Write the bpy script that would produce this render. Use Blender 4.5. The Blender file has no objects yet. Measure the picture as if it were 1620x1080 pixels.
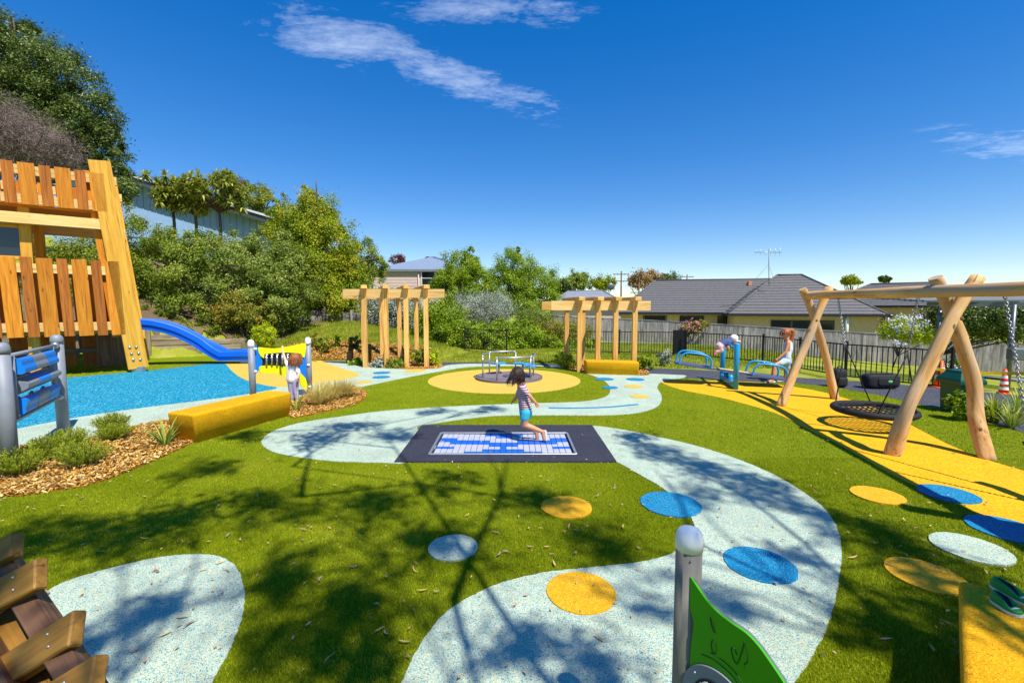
import bpy, bmesh, math, random
import numpy as np
from mathutils import Vector, Matrix, noise
random.seed(11)
rng = np.random.default_rng(11)
scene = bpy.context.scene
COL = scene.collection
R = math.radians

# ------------------------------------------------------------------ camera, sky, sun, exposure
F_PX, CAM_Z = 720.0, 2.1
PITCH = math.atan(55 / 720)
cam_data = bpy.data.cameras.new('camera')
cam_data.sensor_width = 36
cam_data.lens = 16.0
cam_data.clip_start = 0.05
cam_data.clip_end = 3000
cam = bpy.data.objects.new('camera', cam_data)
cam.location = (0, 0, CAM_Z)
cam.rotation_euler = (math.pi / 2 - PITCH, 0, 0)
COL.objects.link(cam)
scene.camera = cam
SUN_TO = Vector((0.92, -1.17, 2.37)).normalized()       # towards the sun: behind the camera, to the right
SUN_EL = math.asin(SUN_TO.z)
SUN_AZ = math.atan2(SUN_TO.x, SUN_TO.y)

def S(r, g, b, k=1.0):
    f = lambda c: ((c / 255 + 0.055) / 1.055) ** 2.4 if c > 10 else c / 255 / 12.92
    return (f(r) * k, f(g) * k, f(b) * k, 1)

def nn(nt, typ, **kw):
    n = nt.nodes.new(typ)
    for k, v in kw.items():
        if k in n.inputs:
            n.inputs[k].default_value = v
        else:
            setattr(n, k, v)
    return n

def math_n(nt, op, a, b=None, clamp=False):
    n = nt.nodes.new('ShaderNodeMath'); n.operation = op; n.use_clamp = clamp
    for i, v in enumerate((a, b)):
        if v is None: continue
        if isinstance(v, (int, float)): n.inputs[i].default_value = v
        else: nt.links.new(v, n.inputs[i])
    return n.outputs[0]

world = bpy.data.worlds.new('World'); scene.world = world; world.use_nodes = True
wt = world.node_tree; wt.nodes.clear()
sky = nn(wt, 'ShaderNodeTexSky', sky_type='NISHITA', sun_disc=False)
sky.sun_elevation = SUN_EL; sky.sun_rotation = SUN_AZ
sky.air_density = 1.0; sky.dust_density = 0.0; sky.ozone_density = 2.5; sky.altitude = 500
hs = nn(wt, 'ShaderNodeHueSaturation', Hue=0.513, Saturation=1.66, Value=1.0)
gm = nn(wt, 'ShaderNodeGamma', Gamma=0.77); wt.links.new(sky.outputs[0], gm.inputs[0])
wt.links.new(gm.outputs[0], hs.inputs['Color'])
tc = nn(wt, 'ShaderNodeTexCoord')
sep = nn(wt, 'ShaderNodeSeparateXYZ'); wt.links.new(tc.outputs['Generated'], sep.inputs[0])
zc = math_n(wt, 'MAXIMUM', sep.outputs[2], 0.05)
cu = math_n(wt, 'DIVIDE', sep.outputs[0], zc); cv = math_n(wt, 'DIVIDE', sep.outputs[1], zc)
def cloud_patch(u0, v0, ang, hl, hw):
    ca, sa = math.cos(ang), math.sin(ang)
    du = math_n(wt, 'SUBTRACT', cu, u0); dv = math_n(wt, 'SUBTRACT', cv, v0)
    a = math_n(wt, 'ADD', math_n(wt, 'MULTIPLY', du, ca / hl), math_n(wt, 'MULTIPLY', dv, sa / hl))
    b = math_n(wt, 'ADD', math_n(wt, 'MULTIPLY', du, -sa / hw), math_n(wt, 'MULTIPLY', dv, ca / hw))
    d = math_n(wt, 'ADD', math_n(wt, 'MULTIPLY', a, a), math_n(wt, 'MULTIPLY', b, b))
    d = math_n(wt, 'SQRT', d)
    return math_n(wt, 'SUBTRACT', 1.0, d, clamp=True)
cx = nn(wt, 'ShaderNodeCombineXYZ'); wt.links.new(cu, cx.inputs[0]); wt.links.new(cv, cx.inputs[1])
mp = nn(wt, 'ShaderNodeMapping'); mp.inputs['Rotation'].default_value = (0, 0, R(-35)); mp.inputs['Scale'].default_value = (1.5, 2.7, 1)
wt.links.new(cx.outputs[0], mp.inputs[0])
nz = nn(wt, 'ShaderNodeTexNoise', Scale=1.7, Detail=11.0, Roughness=0.7, Distortion=0.45); wt.links.new(mp.outputs[0], nz.inputs['Vector'])
pm = None
for args in ((-0.6, 1.84, R(30), 0.5, 0.3), (-0.25, 2.08, R(38), 0.95, 0.26), (-0.12, 1.62, R(5), 0.5, 0.15), (3.2, 2.95, R(20), 1.1, 0.3), (-2.6, 0.6, R(50), 1.2, 0.3), (1.5, -1.2, R(20), 1.4, 0.25)):
    p = cloud_patch(*args)
    pm = p if pm is None else math_n(wt, 'MAXIMUM', pm, p)
nz2 = nn(wt, 'ShaderNodeTexNoise', Scale=9.0, Detail=8.0, Roughness=0.7, Distortion=0.3); wt.links.new(mp.outputs[0], nz2.inputs['Vector'])
nsum = math_n(wt, 'ADD', math_n(wt, 'MULTIPLY', nz.outputs[0], 0.72), math_n(wt, 'MULTIPLY', nz2.outputs[0], 0.28))
cm = math_n(wt, 'ADD', math_n(wt, 'MULTIPLY', pm, 0.95), math_n(wt, 'MULTIPLY', math_n(wt, 'SUBTRACT', nsum, 0.61), 3.4))
cm = math_n(wt, 'MULTIPLY', math_n(wt, 'MULTIPLY', cm, pm and math_n(wt, 'MULTIPLY', pm, 3.0, clamp=True)), 1.05, clamp=True)
cm = math_n(wt, 'MULTIPLY', cm, 0.46)
mixc = nn(wt, 'ShaderNodeMix', data_type='RGBA')
wt.links.new(cm, mixc.inputs[0]); wt.links.new(hs.outputs[0], mixc.inputs[6])
mixc.inputs[7].default_value = (4.6, 5.1, 6.0, 1)
bg = nn(wt, 'ShaderNodeBackground', Strength=0.148)
wt.links.new(mixc.outputs[2], bg.inputs[0])
wo = nn(wt, 'ShaderNodeOutputWorld'); wt.links.new(bg.outputs[0], wo.inputs[0])

sun_data = bpy.data.lights.new('sun', 'SUN'); sun_data.energy = 4.2; sun_data.angle = R(0.53); sun_data.color = (1, 0.955, 0.87)
sun = bpy.data.objects.new('sun', sun_data); COL.objects.link(sun)
sun.rotation_euler = SUN_TO.to_track_quat('Z', 'Y').to_euler()
vs = scene.view_settings
vs.view_transform = 'Standard'; vs.look = 'None'; vs.gamma = 1; vs.exposure = 0.68
scene.cycles.max_bounces = 6; scene.cycles.transparent_max_bounces = 6
scene.cycles.caustics_reflective = False; scene.cycles.caustics_refractive = False

# ------------------------------------------------------------------ photo geometry -> place
CP, SP = math.cos(PITCH), math.sin(PITCH)
def ray(px, py):
    a = (px - 810) / F_PX; b = (540 - py) / F_PX
    return Vector((a, CP + b * SP, -SP + b * CP))
def G(px, py, z=0.0):
    r = ray(px, py); t = (z - CAM_Z) / r.z
    return (r.x * t, r.y * t)
def P(px, py, Y):
    r = ray(px, py); t = Y / r.y
    return Vector((r.x * t, Y, CAM_Z + r.z * t))
def on_plane(px, py, o, n):
    r = ray(px, py); c = Vector((0, 0, CAM_Z))
    return c + r * ((o - c).dot(n) / r.dot(n))
def GS(*pts): return [G(*p) for p in pts]

# ------------------------------------------------------------------ materials
MATS = {}
def new_mat(name):
    m = bpy.data.materials.new(name); m.use_nodes = True
    nt = m.node_tree; nt.nodes.clear()
    out = nn(nt, 'ShaderNodeOutputMaterial'); b = nn(nt, 'ShaderNodeBsdfPrincipled')
    nt.links.new(b.outputs[0], out.inputs[0])
    MATS[name] = m
    return m, nt, b, out
def mixcol(nt, fac, a, b):
    n = nn(nt, 'ShaderNodeMix', data_type='RGBA')
    for i, v in ((0, fac), (6, a), (7, b)):
        if isinstance(v, (int, float)): n.inputs[i].default_value = v
        elif isinstance(v, tuple): n.inputs[i].default_value = v
        else: nt.links.new(v, n.inputs[i])
    return n.outputs[2]
def ramp(nt, fac, stops, mode='LINEAR'):
    n = nn(nt, 'ShaderNodeValToRGB'); n.color_ramp.interpolation = mode
    e = n.color_ramp.elements
    while len(e) < len(stops): e.new(0.5)
    for el, (p, c) in zip(e, stops): el.position = p; el.color = c
    nt.links.new(fac, n.inputs[0])
    return n.outputs[0]
def bump(nt, b, height, strength, dist=0.01):
    n = nn(nt, 'ShaderNodeBump', Strength=strength, Distance=dist)
    nt.links.new(height, n.inputs['Height']); nt.links.new(n.outputs[0], b.inputs['Normal'])
def coords(nt, scale=(1, 1, 1), kind='Object', rnd=True):
    t = nn(nt, 'ShaderNodeTexCoord'); m = nn(nt, 'ShaderNodeMapping'); m.inputs['Scale'].default_value = scale
    v = t.outputs[kind]
    if rnd:
        oi = nn(nt, 'ShaderNodeObjectInfo')
        va = nn(nt, 'ShaderNodeVectorMath', operation='ADD')
        mu = math_n(nt, 'MULTIPLY', oi.outputs['Random'], 37.0)
        nt.links.new(v, va.inputs[0]); nt.links.new(mu, va.inputs[1]); v = va.outputs[0]
    nt.links.new(v, m.inputs[0])
    return m.outputs[0]

def plain(name, col, rough=0.5, metal=0.0, var=0.12, vscale=6.0, bmp=0.0, spec=0.4, coat=0.0):
    m, nt, b, out = new_mat(name)
    v = coords(nt)
    n = nn(nt, 'ShaderNodeTexNoise', Scale=vscale, Detail=6.0, Roughness=0.65); nt.links.new(v, n.inputs['Vector'])
    d = tuple(c * (1 - var) for c in col[:3]) + (1,)
    l = tuple(min(1, c * (1 + var)) for c in col[:3]) + (1,)
    nt.links.new(ramp(nt, n.outputs[0], [(0.3, d), (0.7, l)]), b.inputs['Base Color'])
    b.inputs['Roughness'].default_value = rough; b.inputs['Metallic'].default_value = metal
    b.inputs['Specular IOR Level'].default_value = spec
    b.inputs['Coat Weight'].default_value = coat
    if bmp:
        n2 = nn(nt, 'ShaderNodeTexNoise', Scale=vscale * 12, Detail=4.0); nt.links.new(v, n2.inputs['Vector'])
        bump(nt, b, n2.outputs[0], bmp)
    return m

def granule(name, stops, scale=230.0, rough=0.85, large=0.1):
    """bound rubber crumb: each granule its own colour"""
    m, nt, b, out = new_mat(name)
    v = coords(nt, rnd=False)
    vo = nn(nt, 'ShaderNodeTexVoronoi', Scale=scale); nt.links.new(v, vo.inputs['Vector'])
    sx = nn(nt, 'ShaderNodeSeparateColor'); nt.links.new(vo.outputs['Color'], sx.inputs[0])
    c = ramp(nt, sx.outputs[0], stops, 'CONSTANT')
    n = nn(nt, 'ShaderNodeTexNoise', Scale=1.3, Detail=7.0, Roughness=0.7); nt.links.new(v, n.inputs['Vector'])
    g = ramp(nt, n.outputs[0], [(0.3, (1 - large,) * 3 + (1,)), (0.68, (1, 1, 1, 1))])
    mm = nn(nt, 'ShaderNodeMix', data_type='RGBA', blend_type='MULTIPLY'); mm.inputs[0].default_value = 1
    nt.links.new(c, mm.inputs[6]); nt.links.new(g, mm.inputs[7])
    nt.links.new(mm.outputs[2], b.inputs['Base Color'])
    b.inputs['Roughness'].default_value = rough; b.inputs['Specular IOR Level'].default_value = 0.2
    bump(nt, b, vo.outputs['Distance'], 0.6, 0.004)
    return m

def wood(name, a, b_, c, scale=1.0, rough=0.6, weather=None, knots=True, spec=0.3):
    """boards: grain runs along the object's own X axis"""
    m, nt, b, out = new_mat(name)
    v = coords(nt, (1.2 * scale, 16 * scale, 16 * scale))
    n = nn(nt, 'ShaderNodeTexNoise', Scale=1.0, Detail=8.0, Roughness=0.6, Distortion=0.8); nt.links.new(v, n.inputs['Vector'])
    col = ramp(nt, n.outputs[0], [(0.28, a), (0.5, b_), (0.72, c)])
    v3 = coords(nt, (0.8 * scale, 60 * scale, 60 * scale))
    n3 = nn(nt, 'ShaderNodeTexNoise', Scale=1.0, Detail=4.0); nt.links.new(v3, n3.inputs['Vector'])
    oi = nn(nt, 'ShaderNodeObjectInfo')
    tone = ramp(nt, oi.outputs['Random'], [(0, (0.78, 0.76, 0.74, 1)), (1, (1.08, 1.06, 1.03, 1))])
    mm = nn(nt, 'ShaderNodeMix', data_type='RGBA', blend_type='MULTIPLY'); mm.inputs[0].default_value = 1
    nt.links.new(col, mm.inputs[6]); nt.links.new(tone, mm.inputs[7])
    col = mm.outputs[2]
    if knots:
        v2 = coords(nt, (1.6, 5, 5))
        vo = nn(nt, 'ShaderNodeTexVoronoi', Scale=1.0); nt.links.new(v2, vo.inputs['Vector'])
        k = ramp(nt, vo.outputs['Distance'], [(0.06, (1, 1, 1, 1)), (0.13, (0, 0, 0, 1))])
        col = mixcol(nt, math_n(nt, 'MULTIPLY', k, 0.75), col, tuple(x * 0.3 for x in a[:3]) + (1,))
    vc = coords(nt, (0.5, 26, 26)); nc = nn(nt, 'ShaderNodeTexNoise', Scale=1.0, Detail=3.0, Distortion=0.5); nt.links.new(vc, nc.inputs['Vector'])
    kc = ramp(nt, nc.outputs[0], [(0.335, (1, 1, 1, 1)), (0.375, (0, 0, 0, 1))])
    col = mixcol(nt, math_n(nt, 'MULTIPLY', kc, 0.6), col, tuple(x * 0.25 for x in a[:3]) + (1,))
    if weather:
        v4 = coords(nt, (0.7, 3, 3))
        n4 = nn(nt, 'ShaderNodeTexNoise', Scale=1.0, Detail=7.0, Roughness=0.7); nt.links.new(v4, n4.inputs['Vector'])
        k = ramp(nt, n4.outputs[0], [(0.45, (0, 0, 0, 1)), (0.62, (1, 1, 1, 1))])
        col = mixcol(nt, k, col, weather)
    nt.links.new(col, b.inputs['Base Color'])
    b.inputs['Roughness'].default_value = rough; b.inputs['Specular IOR Level'].default_value = spec
    bump(nt, b, n3.outputs[0], 0.55, 0.006)
    return m

def leafmat(name, cols, trans=0.28, rough=0.5, spec=0.3):
    m, nt, b, out = new_mat(name)
    at = nn(nt, 'ShaderNodeAttribute', attribute_name='rnd')
    k = len(cols)
    c = ramp(nt, at.outputs['Fac'], [(i / max(1, k - 1), cc) for i, cc in enumerate(cols)])
    nt.links.new(c, b.inputs['Base Color']); b.inputs['Roughness'].default_value = rough; b.inputs['Specular IOR Level'].default_value = spec
    tr = nn(nt, 'ShaderNodeBsdfTranslucent'); nt.links.new(c, tr.inputs[0])
    mx = nn(nt, 'ShaderNodeMixShader'); mx.inputs[0].default_value = trans
    nt.links.new(b.outputs[0], mx.inputs[1]); nt.links.new(tr.outputs[0], mx.inputs[2]); nt.links.new(mx.outputs[0], out.inputs[0])
    return m

M = MATS
# surfaces
granule('rubber_pale', [(0, S(226, 228, 196, .84)), (0.36, S(146, 200, 188, .86)), (0.58, S(212, 228, 204, .84)), (0.74, S(44, 136, 164, .9)), (0.87, S(210, 198, 140, .84))], 210, large=0.24)
granule('rubber_blue', [(0, S(4, 140, 176, .8)), (0.45, S(8, 158, 190, .8)), (0.72, S(3, 114, 162, .8)), (0.86, S(110, 204, 214, .85))], 48, large=.14)
granule('rubber_blue_dot', [(0, S(6, 128, 176, .85)), (0.5, S(14, 148, 192, .85)), (0.8, S(3, 98, 150, .85)), (0.94, S(140, 200, 212, .85))], 210)
granule('rubber_sand', [(0, S(236, 196, 84, .78)), (0.5, S(226, 182, 66, .78)), (0.8, S(242, 208, 108, .78))], 150, large=0.07)
granule('rubber_yellow', [(0, S(242, 182, 12, .9)), (0.5, S(232, 165, 8, .9)), (0.8, S(250, 198, 40, .9)), (0.95, S(190, 130, 10, .9))], 90, large=0.14)
granule('rubber_yellow_dot', [(0, S(236, 176, 20, .9)), (0.45, S(222, 158, 16, .9)), (0.75, S(248, 200, 70, .9)), (0.93, S(160, 110, 20, .9))], 210)
granule('rubber_bench', [(0, S(240, 176, 6, .92)), (0.5, S(230, 160, 4, .92)), (0.78, S(248, 196, 30, .92)), (0.94, S(186, 130, 8, .95))], 150, large=0.3)
granule('rubber_charcoal', [(0, S(52, 54, 66)), (0.5, S(64, 64, 78)), (0.8, S(42, 44, 54)), (0.95, S(96, 96, 108))], 260, large=0.2)
granule('asphalt', [(0, S(66, 68, 76)), (0.4, S(84, 86, 94)), (0.75, S(56, 58, 64)), (0.93, S(120, 120, 124))], 90, large=0.2)
granule('asphalt_road', [(0, S(128, 130, 136)), (0.4, S(144, 146, 150)), (0.75, S(118, 118, 124))], 60, large=0.15)

def ground_grass(name, cols, patch):
    m, nt, b, out = new_mat(name)
    v = coords(nt, rnd=False)
    n = nn(nt, 'ShaderNodeTexNoise', Scale=70.0, Detail=6.0, Roughness=0.7); nt.links.new(v, n.inputs['Vector'])
    c = ramp(nt, n.outputs[0], [(0.32, cols[0]), (0.5, cols[1]), (0.68, cols[2])])
    n2 = nn(nt, 'ShaderNodeTexNoise', Scale=0.55, Detail=8.0, Roughness=0.72); nt.links.new(v, n2.inputs['Vector'])
    k = ramp(nt, n2.outputs[0], [(0.47, (0, 0, 0, 1)), (0.66, (1, 1, 1, 1))])
    c = mixcol(nt, math_n(nt, 'MULTIPLY', k, 0.8), c, patch)
    nt.links.new(c, b.inputs['Base Color']); b.inputs['Roughness'].default_value = 0.9; b.inputs['Specular IOR Level'].default_value = 0.1
    bump(nt, b, n.outputs[0], 1.0, 0.03)
    return m
ground_grass('turf', [S(80, 94, 5), S(118, 134, 7), S(154, 164, 18)], S(128, 138, 12))
ground_grass('lawn', [S(92, 110, 20), S(138, 150, 34), S(170, 170, 60)], S(186, 176, 90))
ground_grass('soil', [S(74, 60, 46), S(112, 92, 70), S(140, 120, 94)], S(128, 120, 70))
ground_grass('mulch', [S(110, 66, 18), S(176, 118, 34), S(206, 152, 56)], S(186, 126, 40))
leafmat('turf_blade', [S(88, 102, 3), S(122, 138, 4), S(150, 162, 7), S(172, 178, 14), S(196, 192, 60)], 0.3, 0.55, 0.25)
leafmat('lawn_blade', [S(84, 108, 14), S(126, 144, 26), S(162, 168, 44), S(194, 184, 86)], 0.3, 0.6, 0.2)
leafmat('chip', [S(84, 54, 26), S(168, 116, 44), S(206, 156, 64), S(226, 196, 128), S(120, 84, 46)], 0.02, 0.85, 0.15)
leafmat('dry_leaf', [S(150, 104, 80), S(196, 160, 120), S(206, 176, 96), S(176, 150, 136), S(120, 78, 52)], 0.1, 0.75, 0.2)
# timber
wood('timber_stain', S(178, 100, 14), S(206, 128, 26), S(222, 150, 48), spec=0.3)
wood('timber_stain_dark', S(146, 78, 18), S(174, 100, 28), S(196, 122, 44))
wood('timber_honey', S(206, 140, 34), S(232, 172, 56), S(244, 196, 86), 0.7, spec=0.35)
wood('timber_pale', S(214, 166, 92), S(236, 196, 124), S(246, 214, 150), 0.8)
wood('timber_pergola', S(208, 150, 70), S(232, 182, 100), S(244, 204, 128), 0.8)
wood('timber_grey', S(112, 106, 98), S(146, 140, 132), S(172, 168, 160), 1.0, 0.85, weather=S(86, 82, 78), knots=False)
wood('paling_grey', S(150, 144, 136), S(178, 172, 164), S(200, 196, 188), 0.6, 0.9, weather=S(118, 114, 110), knots=False)
wood('timber_sleeper', S(118, 104, 84), S(156, 140, 114), S(186, 172, 146), 0.8, 0.85, weather=S(112, 108, 82), knots=False)
wood('timber_log', S(176, 122, 66), S(212, 166, 108), S(236, 202, 152), 0.55, 0.85, weather=S(188, 162, 134), spec=0.08)
wood('timber_olive', S(118, 82, 34), S(154, 112, 46), S(180, 136, 66), 0.9, 0.6)
wood('timber_brown', S(84, 58, 42), S(112, 80, 58), S(138, 104, 80), 1.2, 0.7, knots=False)
wood('bark', S(70, 60, 50), S(104, 92, 78), S(136, 122, 104), 1.5, 0.95, knots=False)
# metal and plastic
plain('steel_grey', S(136, 140, 148), 0.55, 0.1, 0.08)
plain('post_taupe', S(126, 120, 108), 0.55, 0.0, 0.08)
plain('galvanised', S(182, 186, 190), 0.38, 0.75, 0.12, 30)
plain('steel_dark', S(106, 112, 118), 0.45, 0.6, 0.1)
plain('chrome', S(206, 208, 212), 0.22, 0.9, 0.05)
plain('cap_white', S(240, 238, 238), 0.4, 0.0, 0.04)
plain('black_metal', S(30, 30, 34), 0.4, 0.2, 0.1)
plain('plastic_blue', S(12, 84, 214), 0.3, 0, 0.05, coat=0.2)
plain('slide_blue', S(8, 100, 224), 0.5, 0, 0.08, 3)
plain('board_blue', S(10, 122, 220), 0.4, 0, 0.05)
plain('board_yellow', S(226, 222, 8), 0.4, 0, 0.05)
plain('board_green', S(64, 158, 12), 0.42, 0, 0.06, 3)
plain('board_green_edge', S(70, 180, 20), 0.45, 0, 0.06)
plain('board_grey_edge', S(96, 100, 108), 0.5, 0, 0.06)
plain('carved_dark', S(22, 70, 8), 0.6, 0, 0.05)
plain('roller_blue', S(22, 128, 224), 0.4, 0, 0.06, bmp=0.05)
plain('roller_grey', S(128, 132, 142), 0.42, 0, 0.06, bmp=0.05)
plain('seesaw_blue', S(18, 146, 206), 0.35, 0, 0.06, coat=0.15)
plain('seesaw_deck', S(74, 82, 112), 0.65, 0, 0.15, 20, 0.1)
plain('deck_grey', S(126, 112, 116), 0.6, 0.1, 0.15, 20)
plain('seat_blue', S(60, 150, 205), 0.45, 0, 0.05)
plain('tile_white', S(172, 172, 186), 0.5, 0, 0.08, 20)
plain('tile_blue', S(10, 92, 190), 0.45, 0, 0.08, 20)
plain('pit_black', S(24, 24, 30), 0.8, 0, 0.1)
plain('black_rope', S(26, 26, 28), 0.7, 0, 0.2, 40, 0.3)
plain('chain', S(150, 150, 152), 0.4, 0.8, 0.2, 60)
plain('bin_green', S(14, 78, 56), 0.4, 0, 0.1)
plain('cone_orange', S(250, 92, 16), 0.45, 0, 0.06)
plain('cone_red', S(228, 40, 36), 0.45, 0, 0.06)
plain('cone_white', S(232, 232, 232), 0.45, 0, 0.05)
plain('tape_yellow', S(244, 200, 20), 0.5, 0, 0.1)
plain('bag_black', S(30, 30, 34), 0.75, 0, 0.2, 8, 0.3)
plain('bag_logo', S(90, 170, 90), 0.6)
plain('shoe_green', S(8, 140, 62), 0.55, 0, 0.12, 20, 0.15)
plain('shoe_sole', S(222, 216, 200), 0.6)
plain('shoe_inner', S(24, 28, 52), 0.8)
plain('purple', S(110, 40, 130), 0.5)
# buildings
plain('wall_blue', S(146, 180, 222), 0.7, 0, 0.05, 2)
plain('fascia_grey', S(126, 132, 140), 0.5, 0.2, 0.08)
plain('fascia_dark', S(38, 38, 46), 0.5, 0, 0.08)
plain('weatherboard', S(206, 184, 174), 0.7, 0, 0.05, 3)
plain('roof_bluegrey', S(140, 154, 172), 0.45, 0.2, 0.06, 2)
plain('roof_tile', S(98, 96, 96), 0.7, 0, 0.22, 5, 0.2)
plain('roof_tile_grey', S(136, 140, 150), 0.7, 0, 0.12, 4, 0.2)
plain('frame_white', S(224, 226, 228), 0.5, 0, 0.04)
plain('frame_black', S(26, 26, 30), 0.5, 0, 0.05)
plain('concrete', S(176, 172, 164), 0.85, 0, 0.14, 4, 0.2)
plain('terracotta', S(206, 130, 92), 0.8)
plain('door_red', S(92, 26, 26), 0.6)
m, nt, b, out = new_mat('brick_buff')
v = coords(nt, rnd=False, kind='Object')
br = nn(nt, 'ShaderNodeTexBrick', Scale=4.3); br.inputs['Color1'].default_value = S(206, 176, 128); br.inputs['Color2'].default_value = S(188, 154, 106); br.inputs['Mortar'].default_value = S(190, 180, 160)
br.inputs['Mortar Size'].default_value = 0.012
sw = nn(nt, 'ShaderNodeMapping'); sw.inputs['Rotation'].default_value = (R(90), 0, 0)
nt.links.new(v, sw.inputs[0]); nt.links.new(sw.outputs[0], br.inputs['Vector'])
nt.links.new(br.outputs[0], b.inputs['Base Color']); b.inputs['Roughness'].default_value = 0.85
m, nt, b, out = new_mat('glass_dark')
b.inputs['Base Color'].default_value = S(34, 40, 46); b.inputs['Roughness'].default_value = 0.08; b.inputs['Specular IOR Level'].default_value = 0.7
m, nt, b, out = new_mat('mirror')
b.inputs['Base Color'].default_value = S(200, 205, 210); b.inputs['Roughness'].default_value = 0.12; b.inputs['Metallic'].default_value = 1
# foliage
leafmat('leaf_olive', [S(68, 92, 18), S(108, 130, 30), S(146, 160, 46), S(184, 188, 82)], 0.28)
leafmat('leaf_dark', [S(44, 62, 14), S(72, 92, 24), S(100, 118, 38), S(140, 150, 76)], 0.25, 0.45, 0.4)
leafmat('leaf_greygreen', [S(72, 92, 24), S(112, 132, 40), S(148, 162, 62), S(188, 192, 106)], 0.28)
leafmat('leaf_mid', [S(72, 92, 16), S(114, 130, 26), S(152, 158, 38), S(184, 182, 64)], 0.25)
leafmat('leaf_bright', [S(70, 104, 10), S(110, 142, 16), S(150, 172, 24), S(184, 194, 50)], 0.32)
leafmat('leaf_lime', [S(130, 156, 10), S(172, 190, 20), S(206, 212, 40), S(150, 172, 20)], 0.35)
leafmat('leaf_totara', [S(66, 94, 8), S(110, 136, 12), S(148, 164, 18), S(178, 180, 32), S(184, 134, 34)], 0.28)
leafmat('leaf_silver', [S(110, 122, 100), S(146, 156, 136), S(178, 184, 164), S(196, 196, 176)], 0.15)
leafmat('leaf_rust', [S(84, 104, 26), S(124, 134, 34), S(152, 142, 44), S(136, 140, 40), S(200, 110, 44)], 0.25)
leafmat('leaf_brown', [S(120, 92, 52), S(156, 122, 74), S(178, 148, 96), S(140, 120, 70)], 0.2)
leafmat('leaf_red', [S(78, 34, 34), S(110, 50, 44), S(130, 76, 56)], 0.2)
leafmat('leaf_dry', [S(88, 74, 66), S(124, 106, 98), S(146, 130, 122), S(110, 78, 66)], 0.1, 0.8)
leafmat('leaf_lance', [S(92, 112, 26), S(136, 150, 44), S(176, 180, 72), S(206, 200, 104)], 0.35)
leafmat('leaf_hebe', [S(84, 108, 16), S(126, 146, 28), S(164, 174, 42), S(194, 194, 66)], 0.35)
leafmat('leaf_strap', [S(96, 130, 40), S(140, 164, 60), S(182, 190, 90), S(206, 200, 110)], 0.3)
leafmat('leaf_tussock', [S(196, 176, 90), S(216, 196, 110), S(232, 214, 140), S(176, 176, 80)], 0.4)
leafmat('petal_pale', [S(180, 180, 226), S(214, 214, 240), S(236, 236, 244)], 0.3)
leafmat('petal_white', [S(226, 228, 222), S(244, 244, 240)], 0.3)
leafmat('petal_pink', [S(226, 120, 150), S(240, 170, 190)], 0.3)
# people
def skinmat(name, col):
    m, nt, b, out = new_mat(name)
    b.inputs['Base Color'].default_value = col; b.inputs['Roughness'].default_value = 0.5
    b.inputs['Subsurface Weight'].default_value = 0.08; b.inputs['Subsurface Scale'].default_value = 0.01
skinmat('skin_tan', S(206, 142, 104)); skinmat('skin_light', S(230, 176, 146))
plain('hair_dark', S(52, 34, 28), 0.4, 0, 0.4, 40, 0.5); plain('hair_auburn', S(150, 92, 52), 0.45, 0, 0.35, 40, 0.5); plain('hair_ginger', S(166, 98, 50), 0.45, 0, 0.3, 40, 0.5)
plain('cloth_teal', S(60, 176, 200), 0.8, 0, 0.12, 20, 0.2); plain('cloth_white', S(236, 226, 230), 0.85, 0, 0.05, 20, 0.2)
plain('cloth_denim', S(182, 200, 214), 0.85, 0, 0.12, 30, 0.2); plain('cloth_vest', S(206, 212, 218), 0.85, 0, 0.12, 60, 0.2)
plain('cloth_navy', S(66, 84, 132), 0.85, 0, 0.25, 50, 0.2); plain('cloth_pinkgrey', S(206, 172, 172), 0.85, 0, 0.15, 30)
plain('sandal', S(212, 206, 196), 0.7); plain('shoe_pink', S(206, 110, 120), 0.6); plain('eye_dark', S(26, 20, 18), 0.2); plain('lip', S(176, 84, 80), 0.5)
def stripes(name, a, b_, period, axis=2, duty=0.55):
    m, nt, b, out = new_mat(name)
    t = nn(nt, 'ShaderNodeTexCoord'); s = nn(nt, 'ShaderNodeSeparateXYZ'); nt.links.new(t.outputs['Object'], s.inputs[0])
    f = math_n(nt, 'FRACT', math_n(nt, 'DIVIDE', s.outputs[axis], period))
    k = math_n(nt, 'GREATER_THAN', f, duty)
    nt.links.new(mixcol(nt, k, a, b_), b.inputs['Base Color']); b.inputs['Roughness'].default_value = 0.85
stripes('cloth_striped', S(130, 70, 84), S(226, 206, 210), 0.034)
stripes('cloth_legging', S(150, 140, 176), S(186, 178, 204), 0.03, 0)

# ------------------------------------------------------------------ builders
def tag(o, label=None, cat=None, group=None, kind=None):
    if label: o['label'] = label
    if cat: o['category'] = cat
    if group: o['group'] = group
    if kind: o['kind'] = kind
    return o
def thing(name, label, cat, loc=(0, 0, 0), group=None):
    o = bpy.data.objects.new(name, None); COL.objects.link(o)
    o.location = loc; o.empty_display_size = 0.2
    return tag(o, label, cat, group)
def root_loc(parent):
    v = Vector((0, 0, 0))
    while parent is not None:
        v += Vector(parent.location); parent = parent.parent
    return v
def link(me, name, mat, parent=None, loc=None):
    """me holds world coordinates; the object sits at its parent's base (or at loc)"""
    o = bpy.data.objects.new(name, me); COL.objects.link(o)
    if mat is not None and not me.materials: me.materials.append(M[mat] if isinstance(mat, str) else mat)
    if parent is not None:
        o.parent = parent; off = root_loc(parent)
    else:
        off = Vector(loc) if loc is not None else Vector((0, 0, 0)); o.location = off
    if off.length > 0: me.transform(Matrix.Translation(-off))
    return o

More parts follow.
